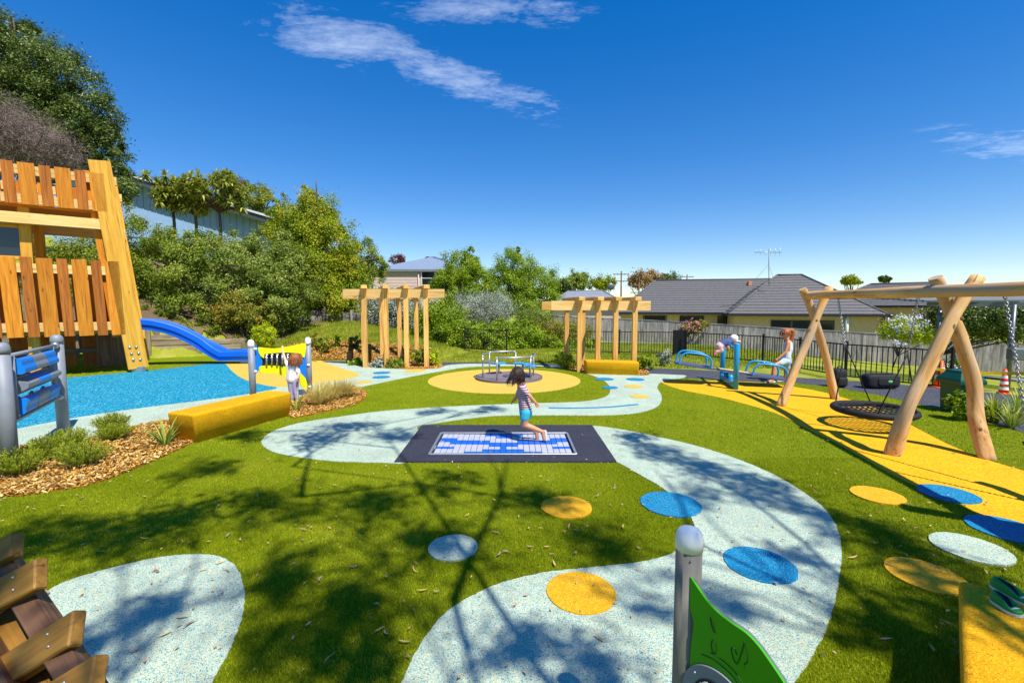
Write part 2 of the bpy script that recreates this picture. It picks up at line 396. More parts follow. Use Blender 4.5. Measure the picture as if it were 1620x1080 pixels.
class MB:
    def __init__(s): s.v = []; s.f = []; s.sm = []
    def add(s, vs, fs, smooth=False):
        k = len(s.v); s.v += [tuple(x) for x in vs]; s.f += [tuple(i + k for i in f) for f in fs]; s.sm += [smooth] * len(fs)
        return s
    def box(s, c, size, rot=None, ch=0.0):
        hx, hy, hz = (x / 2 for x in size); c = Vector(c)
        vs, fs = chamfer_box(hx, hy, hz, ch)
        if rot is not None: vs = [rot @ Vector(v) for v in vs]
        return s.add([c + Vector(v) for v in vs], fs)
    def beam(s, p0, p1, w, t, up=(0, 0, 1), ch=0.0):
        m, L = frame(p0, p1, up)
        vs, fs = chamfer_box(L / 2, w / 2, t / 2, ch)
        return s.add([m @ Vector(v) for v in vs], fs)
    def tube(s, pts, rad, n=12, cap=True, smooth=True, wob=0.0):
        pts = [Vector(p) for p in pts]
        if isinstance(rad, (int, float)): rad = [rad] * len(pts)
        vs = []; fs = []
        t = (pts[1] - pts[0]).normalized()
        a = t.orthogonal().normalized()
        for i, p in enumerate(pts):
            t2 = (pts[min(i + 1, len(pts) - 1)] - pts[max(i - 1, 0)]).normalized()
            q = t.rotation_difference(t2); a = q @ a; t = t2
            b = t.cross(a).normalized(); a = b.cross(t).normalized()
            for k in range(n):
                th = 2 * math.pi * k / n
                d = a * math.cos(th) + b * math.sin(th)
                r = rad[i]
                if wob: r *= 1 + wob * noise.noise(p * 1.7 + d * 0.9)
                vs.append(p + d * r)
        for i in range(len(pts) - 1):
            for k in range(n):
                k2 = (k + 1) % n
                fs.append((i * n + k, i * n + k2, (i + 1) * n + k2, (i + 1) * n + k))
        s.add(vs, fs, smooth)
        if cap:
            k0 = len(s.v) - len(vs)
            s.f.append(tuple(k0 + i for i in reversed(range(n)))); s.sm.append(False)
            s.f.append(tuple(k0 + (len(pts) - 1) * n + i for i in range(n))); s.sm.append(False)
        return s
    def ell(s, c, r, n=12, m=8):
        c = Vector(c); r = (r, r, r) if isinstance(r, (int, float)) else r
        vs = [c + Vector((0, 0, -r[2]))]; fs = []
        for i in range(1, m):
            ph = -math.pi / 2 + math.pi * i / m
            for k in range(n):
                th = 2 * math.pi * k / n
                vs.append(c + Vector((r[0] * math.cos(ph) * math.cos(th), r[1] * math.cos(ph) * math.sin(th), r[2] * math.sin(ph))))
        vs.append(c + Vector((0, 0, r[2])))
        for k in range(n):
            fs.append((0, 1 + (k + 1) % n, 1 + k)); e = 1 + (m - 2) * n
            fs.append((e + k, e + (k + 1) % n, len(vs) - 1))
        for i in range(m - 2):
            for k in range(n):
                a = 1 + i * n
                fs.append((a + k, a + (k + 1) % n, a + n + (k + 1) % n, a + n + k))
        return s.add(vs, fs, True)
    def prism(s, outline, vec):
        """outline: 3-D points of one flat face, vec: thickness"""
        n = len(outline); vec = Vector(vec); o = [Vector(p) for p in outline]
        fs = [tuple(reversed(range(n))), tuple(range(n, 2 * n))] + [(i, (i + 1) % n, n + (i + 1) % n, n + i) for i in range(n)]
        return s.add(o + [p + vec for p in o], fs)
    def quad(s, *p): return s.add(p, [tuple(range(len(p)))])
    def mesh(s, name):
        me = bpy.data.meshes.new(name); me.from_pydata(s.v, [], s.f); me.polygons.foreach_set('use_smooth', s.sm)
        bm = bmesh.new(); bm.from_mesh(me); bmesh.ops.recalc_face_normals(bm, faces=bm.faces); bm.to_mesh(me); bm.free()
        return me
    def build(s, name, mat, parent=None, loc=None): return link(s.mesh(name), name, mat, parent, loc)

def chamfer_box(hx, hy, hz, ch=0.0):
    if ch <= 0:
        vs = [(x * hx, y * hy, z * hz) for x in (-1, 1) for y in (-1, 1) for z in (-1, 1)]
        return vs, [(0, 1, 3, 2), (4, 6, 7, 5), (0, 4, 5, 1), (2, 3, 7, 6), (0, 2, 6, 4), (1, 5, 7, 3)]
    vs = []; idx = {}
    for x in (-1, 1):
        for y in (-1, 1):
            for z in (-1, 1):
                for a in range(3):
                    p = [x * (hx - ch), y * (hy - ch), z * (hz - ch)]; p[a] = (x * hx, y * hy, z * hz)[a]
                    idx[(x, y, z, a)] = len(vs); vs.append(tuple(p))
    fs = []
    ring = [(-1, -1), (1, -1), (1, 1), (-1, 1)]
    def key(a, sgn, u, w):
        k = [0, 0, 0]; k[a] = sgn; k[(a + 1) % 3] = u; k[(a + 2) % 3] = w
        return tuple(k)
    for a in range(3):
        for sgn in (-1, 1):
            fs.append(tuple(idx[key(a, sgn, u, w) + (a,)] for u, w in ring))
    for a in range(3):            # edges parallel to axis a
        b, c = (a + 1) % 3, (a + 2) % 3
        for u, w in ring:
            k0 = key(a, -1, u, w); k1 = key(a, 1, u, w)
            fs.append((idx[k0 + (b,)], idx[k1 + (b,)], idx[k1 + (c,)], idx[k0 + (c,)]))
    for x in (-1, 1):
        for y in (-1, 1):
            for z in (-1, 1):
                fs.append(tuple(idx[(x, y, z, a)] for a in range(3)))
    return vs, fs
def frame(p0, p1, up=(0, 0, 1)):
    p0, p1 = Vector(p0), Vector(p1); x = p1 - p0; L = x.length; x.normalize(); up = Vector(up)
    y = up.cross(x)
    if y.length < 1e-5: y = Vector((0, 1, 0)).cross(x) if abs(x.y) < 0.9 else Vector((1, 0, 0)).cross(x)
    y.normalize(); z = x.cross(y)
    m = Matrix((x, y, z)).transposed().to_4x4(); m.translation = (p0 + p1) / 2
    return m, L
BOARD_MESH = {}
def board(name, p0, p1, w, t, mat, parent=None, up=(0, 0, 1), ch=0.004):
    """one board: local X runs along its length, w lies across (local Y), t along up; alike boards share a mesh"""
    m, L = frame(p0, p1, up)
    key = (round(L, 2), round(w, 3), round(t, 3), mat, round(ch, 3))
    me = BOARD_MESH.get(key)
    if me is None:
        mb = MB(); vs, fs = chamfer_box(L / 2, w / 2, t / 2, min(ch, t / 3, w / 3)); mb.add(vs, fs)
        me = mb.mesh(name); me.materials.append(M[mat]); BOARD_MESH[key] = me
    o = bpy.data.objects.new(name, me); COL.objects.link(o)
    if parent is not None:
        o.parent = parent; m = Matrix.Translation(-root_loc(parent)) @ m
    o.matrix_basis = m
    return o
def log(name, pts, rad, mat, parent, n=16, wob=0.12):
    """round timber along pts; local X along the log for the grain"""
    m, L = frame(pts[0], pts[-1]); inv = m.inverted()
    mb = MB().tube([inv @ Vector(p) for p in pts], rad, n, wob=wob); me = mb.mesh(name); me.materials.append(M[mat])
    o = bpy.data.objects.new(name, me); COL.objects.link(o); o.parent = parent
    o.matrix_basis = Matrix.Translation(-root_loc(parent)) @ m
    return o
def spline(pts, k=6, closed=False):
    pts = [Vector(p) for p in pts]; n = len(pts); out = []
    for i in range(n if closed else n - 1):
        g = (lambda j: pts[j % n]) if closed else (lambda j: pts[min(max(j, 0), n - 1)])
        p0, p1, p2, p3 = g(i - 1), g(i), g(i + 1), g(i + 2)
        for s in range(k):
            t = s / k
            out.append(0.5 * ((2 * p1) + (p2 - p0) * t + (2 * p0 - 5 * p1 + 4 * p2 - p3) * t * t + (3 * p1 - p0 - 3 * p2 + p3) * t ** 3))
    if not closed: out.append(pts[-1])
    return out
def inside(poly, x, y):
    px = np.array([p[0] for p in poly]); py = np.array([p[1] for p in poly]); r = np.zeros(len(x), bool); j = len(px) - 1
    for i in range(len(px)):
        c = ((py[i] > y) != (py[j] > y)) & (x < (px[j] - px[i]) * (y - py[i]) / (py[j] - py[i] + 1e-12) + px[i])
        r ^= c; j = i
    return r
def sheet(name, poly, z, mat, parent=None, kind='structure', jit=0.0):
    """flat surfacing; its rim is turned down so that it has an edge"""
    pts = [(p[0] + random.uniform(-jit, jit), p[1] + random.uniform(-jit, jit)) for p in poly]
    n = len(pts)
    vs = [(x, y, z) for x, y in pts] + [(x, y, -0.05) for x, y in pts]
    me = bpy.data.meshes.new(name); me.from_pydata(vs, [], [tuple(range(n))] + [(i, i + n, (i + 1) % n + n, (i + 1) % n) for i in range(n)])
    bm = bmesh.new(); bm.from_mesh(me); bmesh.ops.recalc_face_normals(bm, faces=bm.faces)
    f = max(bm.faces, key=lambda f: f.calc_area())
    if f.normal.z < 0: bmesh.ops.reverse_faces(bm, faces=bm.faces)
    bmesh.ops.triangulate(bm, faces=[f]); bm.to_mesh(me); bm.free()
    o = link(me, name, mat, parent)
    if parent is None and kind: o['kind'] = kind
    return o
def curve2(pts, k=6): return [(p.x, p.y) for p in spline([(a, b, 0) for a, b in pts], k, True)]
def circle(c, r, n=48): return [(c[0] + r * math.cos(2 * math.pi * i / n), c[1] + r * math.sin(2 * math.pi * i / n)) for i in range(n)]

def np_mesh(name, verts, faces_n, rnd, mat, parent=None, kind=None, loc=None):
    """many small faces of faces_n corners each; rnd: one random value per face"""
    nv = len(verts); nf = nv // faces_n
    if parent is not None: verts = verts - np.array(root_loc(parent))
    me = bpy.data.meshes.new(name); me.vertices.add(nv); me.vertices.foreach_set('co', verts.astype(np.float32).ravel())
    me.loops.add(nv); me.loops.foreach_set('vertex_index', np.arange(nv, dtype=np.int32))
    me.polygons.add(nf); me.polygons.foreach_set('loop_start', np.arange(0, nv, faces_n, dtype=np.int32))
    try: me.polygons.foreach_set('loop_total', np.full(nf, faces_n, np.int32))
    except Exception: pass
    me.update(calc_edges=True)
    at = me.attributes.new('rnd', 'FLOAT', 'FACE'); at.data.foreach_set('value', rnd.astype(np.float32))
    me.materials.append(M[mat])
    o = bpy.data.objects.new(name, me); COL.objects.link(o); o.parent = parent
    if kind: o['kind'] = kind
    return o
def unit(a): return a / (np.linalg.norm(a, axis=1, keepdims=True) + 1e-9)
def leaf_quads(c, nrm, ax, L, W):
    """pointed leaves: base, side, tip, side"""
    side = unit(np.cross(nrm, ax)); ax = unit(np.cross(side, nrm))
    L = L[:, None]; W = W[:, None]
    q = np.stack([c - ax * L * .5, c + side * W * .5 + nrm * W * .12, c + ax * L * .5 - nrm * L * .06, c - side * W * .5 + nrm * W * .12], 1)
    return q.reshape(-1, 3)
def foliage(name, mat, parent, blobs, n, L, W=None, clump=0.24, seed=0, lift=0.3, kind=None, hollow=0.55, per=55, shade_bias=0.0):
    """blobs: (centre, (rx, ry, rz), weight). Leaves sit in clumps spread through each blob's volume"""
    g = np.random.default_rng(seed); W = W or L * 0.5
    tot = sum(b[2] for b in blobs); out = []; rn = []
    for c, r, w in blobs:
        c = np.array(c); r = np.array(r); m = int(n * w / tot); kc = max(6, m // per)
        d = unit(g.normal(size=(kc, 3))); rad = g.uniform(hollow, 1.0, (kc, 1)) * (1 + 0.22 * np.sin(d[:, :1] * 7 + d[:, 2:] * 5 + seed))
        cc = c + d * r * rad
        ci = g.integers(0, kc, m)
        cs = clump * r.mean() * g.uniform(0.6, 1.35, (kc, 1))
        off = g.normal(size=(m, 3)) * 0.62
        p = cc[ci] + off * cs[ci]
        out_d = unit((p - c) / r)
        nrm = unit(out_d * 0.7 + np.array([0, 0, lift]) + g.normal(size=(m, 3)) * 0.6)
        ax = unit(g.normal(size=(m, 3)) + out_d * 0.6)
        sc = g.uniform(0.65, 1.35, m)
        out.append(leaf_quads(p, nrm, ax, L * sc, W * sc))
        ct = g.uniform(0, 1, kc)
        rn.append(np.clip(0.45 * ct[ci] + 0.55 * g.uniform(0, 1, m), 0, 1))
    return np_mesh(name, np.concatenate(out), 4, np.concatenate(rn), mat, parent, kind)
def bl(px, py, Y, rx, ry, dep=0.8, w=None):
    k = Y / F_PX
    return (tuple(P(px, py, Y)), (rx * k, rx * k * dep, ry * k), w or rx * ry)
def tree(name, label, cat, base, blobs, n, L, mat, trunk_r=0.1, group=None, seed=1, W=None, stems=1, fork=True, part='crown', **kw):
    t = thing(name, label, cat, base, group)
    foliage(part, mat, t, blobs, n, L, W, seed=seed, **kw)
    if trunk_r:
        b = Vector(base); g = random.Random(seed)
        mb = MB()
        cs = [Vector(x[0]) for x in blobs]; top = max(cs, key=lambda c: c.z)
        fk = b.lerp(top, 0.35); fk.x += g.uniform(-.1, .1)
        for s in range(stems):
            o = Vector((g.uniform(-.3, .3), g.uniform(-.3, .3), 0)) * (stems > 1)
            mb.tube(spline([b + o - Vector((0, 0, .1)), b.lerp(fk, .5) + o * 1.3, fk + o * 1.5, top + o], 4), [trunk_r * (1 - .06 * i) for i in range(13)], 8, wob=.25)
        for c in cs:
            for q in range(3):
                e = c + Vector([g.gauss(0, 1) * x * .45 for x in blobs[cs.index(c)][1]])
                mid = fk.lerp(e, .5) + Vector((g.uniform(-.2, .2), g.uniform(-.2, .2), .1))
                mb.tube(spline([fk, mid, e], 4), [trunk_r * .55 * (1 - .1 * i) for i in range(9)], 6, wob=.2)
        mb.build('trunk', 'bark', t)
    return t
def strap_tuft(name, label, cat, base, n, length, width, mat, seed=0, spread=0.9, droop=0.6, group=None, segs=5, part='leaf_blades', rise=1.0):
    """arching strap leaves; every leaf a bent ribbon with a folded middle"""
    t = thing(name, label, cat, base, group); g = np.random.default_rng(seed); out = []; rn = []
    b = np.array(base, float)
    for i in range(n):
        th = g.uniform(0, 2 * math.pi); L = length * g.uniform(.6, 1.1); lean = g.uniform(.1, spread); w = width * g.uniform(.7, 1.2)
        d = np.array([math.cos(th), math.sin(th), 0]); side = np.array([-math.sin(th), math.cos(th), 0]); rr = g.uniform(0, 1)
        st = b + d * g.uniform(0, .05) * (length / .5); pts = []
        for s in range(segs + 1):
            u = s / segs; a = lean + droop * u * u * 2.0
            pts.append((u, a))
        p = st.copy(); prev = None
        for s, (u, a) in enumerate(pts):
            ww = w * (0.55 + .9 * u * (1 - u) * 2) * (1 - u ** 3) + 0.0008
            cur = (p - side * ww / 2, p + side * ww / 2)
            if prev is not None:
                out += [prev[0], prev[1], cur[1], cur[0]]; rn.append(rr)
            prev = cur
            p = p + (d * math.sin(a) + np.array([0, 0, math.cos(a) * rise])) * L / segs
    np_mesh(part, np.array(out), 4, np.array(rn), mat, t)
    return t

# ------------------------------------------------------------------ terrain
def sm(t): t = min(1, max(0, t)); return t * t * (3 - 2 * t)
FOOT = ([-60, -40, -17, -15, -12, -10.6, -8, -5, -3, -1.5, 0.5], [6, 12, 17.6, 18.6, 20.2, 19.4, 17.5, 17.3, 18.6, 23, 70])
def gz(x, y):
    z = -0.03 - 1.75 * sm((x - 9) / 20) * sm((y - 6) / 8) - 0.75 * sm((y - 21) / 20) * sm(x / 5)
    if x < 0.5:
        d = (y - np.interp(x, *FOOT)) * 0.85
        if d > 0:
            s = np.interp(x, [-40, -15, -11, -8, -5, -3, 0], [.55, .5, .42, .4, .26, .15, .05])
            cap = np.interp(x, [-40, -15, -11, -8, -3, 0], [9, 5.5, 2.6, 1.5, .8, .2])
            wall = np.interp(x, [-60, -15, -11.8, -10.9], [1.3, 1.2, .5, 0]) * min(1, d / .3)
            z = z + wall + cap * (1 - math.exp(-s * d / cap))
    return float(z)
xs = np.concatenate([[-900, -400, -200, -120, -80], np.arange(-60, -20, 2.0), np.arange(-20, 14, 0.5), np.arange(14, 60, 2.0), [60, 90, 140, 250, 500, 900]])
ys = np.concatenate([[-300, -100, -40], np.arange(-20, 12, 2.0), np.arange(12, 30, 0.5), np.arange(30, 70, 2.0), [70, 100, 160, 300, 600, 1500]])
vv = [(x, y, gz(max(-60, min(60, x)), max(-20, min(80, y)))) for y in ys for x in xs]; nx = len(xs)
me = bpy.data.meshes.new('ground')
me.from_pydata(vv, [], [(j * nx + i, j * nx + i + 1, (j + 1) * nx + i + 1, (j + 1) * nx + i) for j in range(len(ys) - 1) for i in range(nx - 1)])
me.polygons.foreach_set('use_smooth', [True] * len(me.polygons))
tag(link(me, 'ground', 'lawn'), kind='structure')
def drape(name, poly, off, mat, step=0.12):
    x0, x1 = min(p[0] for p in poly), max(p[0] for p in poly); y0, y1 = min(p[1] for p in poly), max(p[1] for p in poly)
    gx = np.arange(x0, x1 + step, step); gy = np.arange(y0, y1 + step, step)
    X, Y = np.meshgrid(gx, gy); ok = inside(poly, X.ravel() + step / 2, Y.ravel() + step / 2).reshape(X.shape)
    idx = {}; vs = []; fs = []
    def vid(i, j):
        if (i, j) not in idx: idx[(i, j)] = len(vs); vs.append((gx[i], gy[j], gz(gx[i], gy[j]) + off))
        return idx[(i, j)]
    for j in range(len(gy) - 1):
        for i in range(len(gx) - 1):
            if ok[j, i]: fs.append((vid(i, j), vid(i + 1, j), vid(i + 1, j + 1), vid(i, j + 1)))
    me = bpy.data.meshes.new(name); me.from_pydata(vs, [], fs); me.polygons.foreach_set('use_smooth', [True] * len(fs))
    return tag(link(me, name, mat), kind='structure')

# ------------------------------------------------------------------ playground surfacing
path_low = GS((1640, 690), (1500, 650), (1400, 627), (1330, 614), (1255, 605), (1200, 604), (1085, 598), (1040, 594), (1000, 592), (900, 585), (870, 580), (760, 577), (700, 579), (560, 576), (500, 573))
turf_poly = [(-26, -9), (17, -9), (10.5, 4.5)] + path_low + [(-9, 18), (-12.2, 20), (-15.2, 18.3), (-26, 15)]
turf = sheet('artificial_turf', turf_poly, 0.0, 'turf')
path_top = GS((1640, 628), (1500, 615), (1400, 606), (1350, 603), (1260, 597), (1200, 590), (1085, 584), (1020, 582), (900, 576), (760, 573), (700, 573), (640, 571), (560, 570), (500, 569))
sheet('asphalt_path', [(13, 4), (13, 8.2)] + path_top + list(reversed(path_low)) + [(10.5, 4.5)], 0.004, 'asphalt')
pale_px = [(-40, 718), (130, 695), (215, 673), (268, 665), (330, 655), (400, 641), (480, 626), (565, 613), (620, 602), (660, 594), (700, 587), (740, 581), (800, 579), (860, 580), (910, 587), (945, 597), (962, 608), (965, 620), (955, 629), (925, 635), (880, 637), (830, 638.5), (760, 641), (680, 645), (600, 651), (540, 659), (480, 668), (440, 679), (420, 690), (414, 702), (430, 714), (470, 723), (530, 730), (600, 732), (645, 731), (690, 705), (660, 677), (700, 668), (760, 660), (800, 657.5), (880, 657), (960, 657), (1010, 653), (1040, 643), (1047, 628), (1040, 612), (1050, 603), (1080, 598), (1084, 594), (1060, 592.5), (1000, 590), (905, 583.5), (870, 579), (760, 575.5), (710, 577.5), (690, 583), (640, 583), (590, 581), (557, 576), (500, 573), (440, 575), (300, 585), (0, 610), (-40, 612)]
pale_poly = curve2(GS(*pale_px), 9)
pale = sheet('rubber_path', pale_poly, 0.008, 'rubber_pale', jit=.005)
right_px = [(900, 690), (928, 674), (980, 679), (1040, 691), (1100, 705), (1160, 724), (1220, 749), (1270, 778), (1305, 806), (1325, 838), (1331, 872), (1328, 912), (1319, 960), (1300, 1010), (1270, 1062), (1235, 1110), (1150, 1200), (900, 1260), (700, 1200), (632, 1110), (645, 1060), (670, 1012), (705, 970), (745, 944), (795, 922), (855, 907), (925, 899), (1000, 891), (1055, 879), (1088, 859), (1100, 838), (1086, 808), (1052, 775), (1010, 750), (972, 729), (940, 715)]
right_poly = curve2(GS(*right_px), 12)
path_right = sheet('rubber_path', right_poly, 0.0078, 'rubber_pale', jit=.005)
left_px = [(55, 950), (100, 922), (180, 898), (260, 881), (330, 878), (368, 892), (386, 928), (384, 972), (370, 1014), (345, 1062), (300, 1130), (150, 1200), (-50, 1180), (-60, 1020)]
left_poly = curve2(GS(*left_px), 12)
path_left = sheet('rubber_path', left_poly, 0.0082, 'rubber_pale', jit=.005)
blue_px = [(-40, 692), (0, 684), (108, 663), (220, 646), (340, 631), (400, 622), (438, 614), (415, 609), (390, 602), (370, 590), (357, 576), (345, 574), (300, 579.5), (230, 587), (105, 598), (0, 607), (-60, 612)]
blue_poly = curve2(GS(*blue_px), 5)
sheet('blue_rubber_surface', blue_poly, 0.0122, 'rubber_blue')
sand_px = [(352, 573), (420, 571), (490, 567), (508, 571), (532, 580), (560, 589), (569, 594), (556, 598), (520, 604), (480, 609), (440, 612.5), (412, 608), (388, 601), (370, 590), (358, 577)]
sheet('sand_rubber_surface', curve2(GS(*sand_px), 5), 0.0135, 'rubber_sand')
MGR = Vector((*G(805, 598), 0)); MGR.y = 13.25; MGR.x = -0.09
circ_c = (-0.22, 13.05)
circ_poly = circle(circ_c, 2.18, 72)
sheet('sand_rubber_circle', circ_poly, 0.0068, 'rubber_sand')
yel_px = [(1045, 603.5), (1075, 602.5), (1130, 602.5), (1200, 605), (1255, 612), (1300, 620), (1350, 634), (1400, 652), (1440, 672), (1500, 703), (1560, 727), (1640, 752), (1720, 790), (1760, 860), (1700, 885), (1620, 850), (1530, 805), (1455, 772), (1400, 745), (1330, 705), (1280, 680), (1230, 655), (1180, 639.5), (1130, 627), (1075, 616)]
yel_poly = curve2(GS(*yel_px), 5)
yel = sheet('yellow_rubber_surface', yel_poly, 0.0065, 'rubber_yellow')
turf_mask = [pale_poly, right_poly, left_poly, blue_poly, circ_poly, yel_poly]
for px, py, r, mat, par in ((896, 803, .265, 'rubber_yellow_dot', turf), (717, 867, .215, 'rubber_pale', turf), (1388, 784, .25, 'rubber_yellow_dot', turf), (1535, 868, .27, 'rubber_pale', turf), (1463, 911, .25, 'rubber_yellow_dot', turf), (1500, 782, .27, 'rubber_blue_dot', yel), (1592, 838, .29, 'rubber_blue_dot', yel),
                            (1061, 798, .31, 'rubber_blue_dot', path_right), (1202, 894, .27, 'rubber_blue_dot', path_right), (919, 938, .25, 'rubber_yellow_dot', path_right),
                            (604, 590, .27, 'rubber_blue_dot', pale), (603, 597, .26, 'rubber_blue_dot', pale), (657, 586.5, .36, 'rubber_sand', pale), (575, 605, .22, 'rubber_sand', pale),
                            (956, 600, .27, 'rubber_blue_dot', pale), (1005, 600.5, .26, 'rubber_blue_dot', pale), (965, 613.5, .2, 'rubber_blue_dot', pale), (1002, 611.5, .24, 'rubber_sand', pale), (1012, 627.5, .22, 'rubber_sand', pale)):
    c = circle(G(px, py), r, 40); sheet('surface_dot', c, 0.0165, mat, par, jit=0.004)
    if par in (turf, yel): turf_mask.append(c)
ln = [G(x, y) for x, y in ((868, 645.5), (910, 646), (960, 644.5), (1010, 640))]; ln = [(p.x, p.y) for p in spline([(a, b, 0) for a, b in ln], 8)]
sheet('painted_line', [(x, y + .05) for x, y in ln] + [(x, y - .05) for x, y in reversed(ln)], 0.0122, 'rubber_blue_dot', pale)
# garden beds
bed1_px = [(-60, 800), (0, 787), (60, 782), (150, 765), (230, 735), (300, 703), (306, 692), (268, 667), (215, 675), (130, 697), (-60, 722)]
bed1 = curve2(GS(*bed1_px), 4); sheet('mulch_bed', bed1, 0.0185, 'mulch', jit=0.01)
bed2 = curve2(GS((455, 642), (480, 627), (520, 616), (562, 612), (581, 624), (562, 640), (512, 652), (462, 661)), 4); sheet('mulch_bed', bed2, 0.019, 'mulch', jit=0.01)
bed3 = GS((548, 573), (580, 580), (640, 584), (692, 583), (700, 577), (690, 573), (640, 571)); bed3 = curve2(bed3, 4); sheet('mulch_bed', bed3, 0.0195, 'mulch', jit=0.01)
bed4 = curve2(GS((890, 581), (912, 588), (1012, 594), (1026, 590), (1010, 582), (960, 578), (905, 577)), 4); sheet('mulch_bed', bed4, 0.02, 'mulch', jit=0.01)
bed5 = curve2([(8.9, 6.2), (9.3, 7.3), (10.4, 8.4), (13, 8.6), (13, 6), (10, 5.4)], 4); sheet('mulch_bed', bed5, 0.021, 'soil')
drape('mulch_slope', [(-8.3, 17.7), (-4.9, 17.5), (-3.4, 18.8), (-3.6, 20.2), (-6, 19.8), (-9.8, 20.2), (-10.4, 19.6)], 0.03, 'mulch')
drape('bank_soil', [(-24, 15.9), (-17, 17.95), (-15, 18.95), (-12, 20.5), (-11, 20.6), (-9.5, 24), (-12, 30), (-26, 28)], 0.05, 'soil', 0.25)
drape('street', [(33, 20), (28.5, 23.6), (11.5, 31.2), (3.2, 35), (2.5, 33.6), (10.3, 29.8), (26, 21.5), (30, 18)], 0.05, 'asphalt_road', 0.25)
for mask in (bed1, bed2, bed3, bed4, bed5): turf_mask.append(mask)
turf_mask.append(GS((632, 732), (972, 728), (928, 674), (667, 674)))

# short turf pile, wood chips, leaf litter
def scatter(n, y0, y1, power=1.0, seed=3, wide=1.18):
    g = np.random.default_rng(seed); y = y0 + (y1 - y0) * g.uniform(0, 1, n) ** power
    return g.uniform(-1, 1, n) * wide * (y + 0.3), y, g
def blades(name, x, y, z, g, L, W, mat):
    n = len(x); th = g.normal(0, 1.1, n) + 2.2 + 1.3 * np.sin(x * .9 + 1.3 * np.sin(y * .7)); lean = np.abs(g.normal(.25, .5, n)); LL = L * g.uniform(.6, 1.25, n); WW = W * g.uniform(.7, 1.3, n)
    b = np.stack([x, y, z], 1); d = np.stack([np.cos(th) * np.sin(lean), np.sin(th) * np.sin(lean), np.cos(lean)], 1)
    ph = g.uniform(0, 2 * math.pi, n); s = np.stack([np.cos(ph), np.sin(ph), np.zeros(n)], 1)
    v = np.stack([b - s * WW[:, None] / 2, b + s * WW[:, None] / 2, b + d * LL[:, None]], 1).reshape(-1, 3)
    wear = .16 * np.sin(x * 1.9 + 2 * np.sin(y * 1.3)) * np.sin(y * 2.3 + 1.5 * np.sin(x * 1.1)) + .1 * np.sin(x * 5.1 + y * 3.3) * np.sin(y * 6.1 - x * 2.7)
    return np_mesh(name, v, 3, np.clip(g.uniform(0, 1, n) * .8 + .1 + wear, 0, 1), mat, None, 'stuff')
TP = inside
allv = []
def turf_points(n, y0, y1, power, seed):
    x, y, g = scatter(n, y0, y1, power, seed)
    ok = inside(turf_poly, x, y)
    for m_ in turf_mask: ok &= ~inside(m_, x, y)
    return x[ok], y[ok], g
x, y, g = turf_points(620000, 1.9, 6.2, 0.85, 5)
tag(blades('turf_pile', x, y, np.full(len(x), -0.004), g, 0.024, 0.0055, 'turf_blade'), 'short green artificial turf pile in the foreground and middle', 'turf')
x, y, g = turf_points(420000, 6.2, 17, 0.8, 6)
tag(blades('turf_pile', x, y, np.full(len(x), -0.004), g, 0.026, 0.012, 'turf_blade'), 'short green artificial turf pile farther off around the paths', 'turf')
# natural grass behind the path and on the bank
x, y, g = scatter(260000, 15.5, 30, 0.8, 8, 0.62)
ok = ~inside(turf_poly, x, y)
for m_ in (bed3, bed4): ok &= ~inside(m_, x, y)
ok &= ~inside([(13, 4), (13, 8.2)] + path_top + list(reversed(path_low)) + [(10.5, 4.5)], x, y)
ok &= ~inside([(-8.3, 17.7), (-4.9, 17.5), (-3.4, 18.8), (-3.6, 20.2), (-6, 19.8), (-9.8, 20.2), (-10.4, 19.6)], x, y)
ok &= (x > -12.5) | (g.uniform(0, 1, len(x)) < .12)
x, y = x[ok], y[ok]; z = np.array([gz(a, b) for a, b in zip(x, y)])
tall = np.where(x < -3, 2.4, 1.0)
tag(blades('lawn_grass', x, y, z, g, 0.07 * tall, 0.022, 'lawn_blade'), 'mown grass behind the dark path and on the bank', 'grass')
def chips(name, poly, n, size, seed, label, z=0.02):
    g = np.random.default_rng(seed)
    a = np.array(poly); x = g.uniform(a[:, 0].min(), a[:, 0].max(), n); y = g.uniform(a[:, 1].min(), a[:, 1].max(), n)
    ok = inside(poly, x, y); x, y = x[ok], y[ok]; n = len(x)
    c = np.stack([x, y, (np.full(n, z) if z is not None else np.array([gz(p, q) + .04 for p, q in zip(x, y)])) + g.uniform(0, .025, n)], 1)
    nrm = unit(np.stack([g.normal(0, .45, n), g.normal(0, .45, n), np.ones(n)], 1)); ax = unit(np.stack([g.normal(size=n), g.normal(size=n), np.zeros(n)], 1))
    side = unit(np.cross(nrm, ax)); ax = unit(np.cross(side, nrm)); L = size * g.uniform(.4, 1.4, (n, 1)); W = size * .35 * g.uniform(.5, 1.5, (n, 1))
    v = np.stack([c - ax * L / 2 - side * W / 2, c + ax * L / 2 - side * W * .35, c + ax * L / 2 + side * W * .4, c - ax * L / 2 + side * W / 2], 1).reshape(-1, 3)
    return tag(np_mesh(name, v, 4, g.uniform(0, 1, n), 'chip', None, 'stuff'), label, 'wood chips')
chips('wood_chips', bed1, 30000, .05, 1, 'wood chip mulch under the shrubs beside the roller panel')
chips('wood_chips', bed2, 9000, .045, 2, 'wood chip mulch around the tussock grass')
chips('wood_chips', bed3, 6000, .06, 3, 'wood chip mulch under the first pergola')
chips('wood_chips', bed4, 6000, .06, 4, 'wood chip mulch under the second pergola')
chips('wood_chips', [(-8.3, 17.7), (-4.9, 17.5), (-3.4, 18.8), (-3.6, 20.2), (-6, 19.8), (-9.8, 20.2), (-10.4, 19.6)], 16000, .08, 5, 'wood chip mulch on the slope behind the first pergola', None)

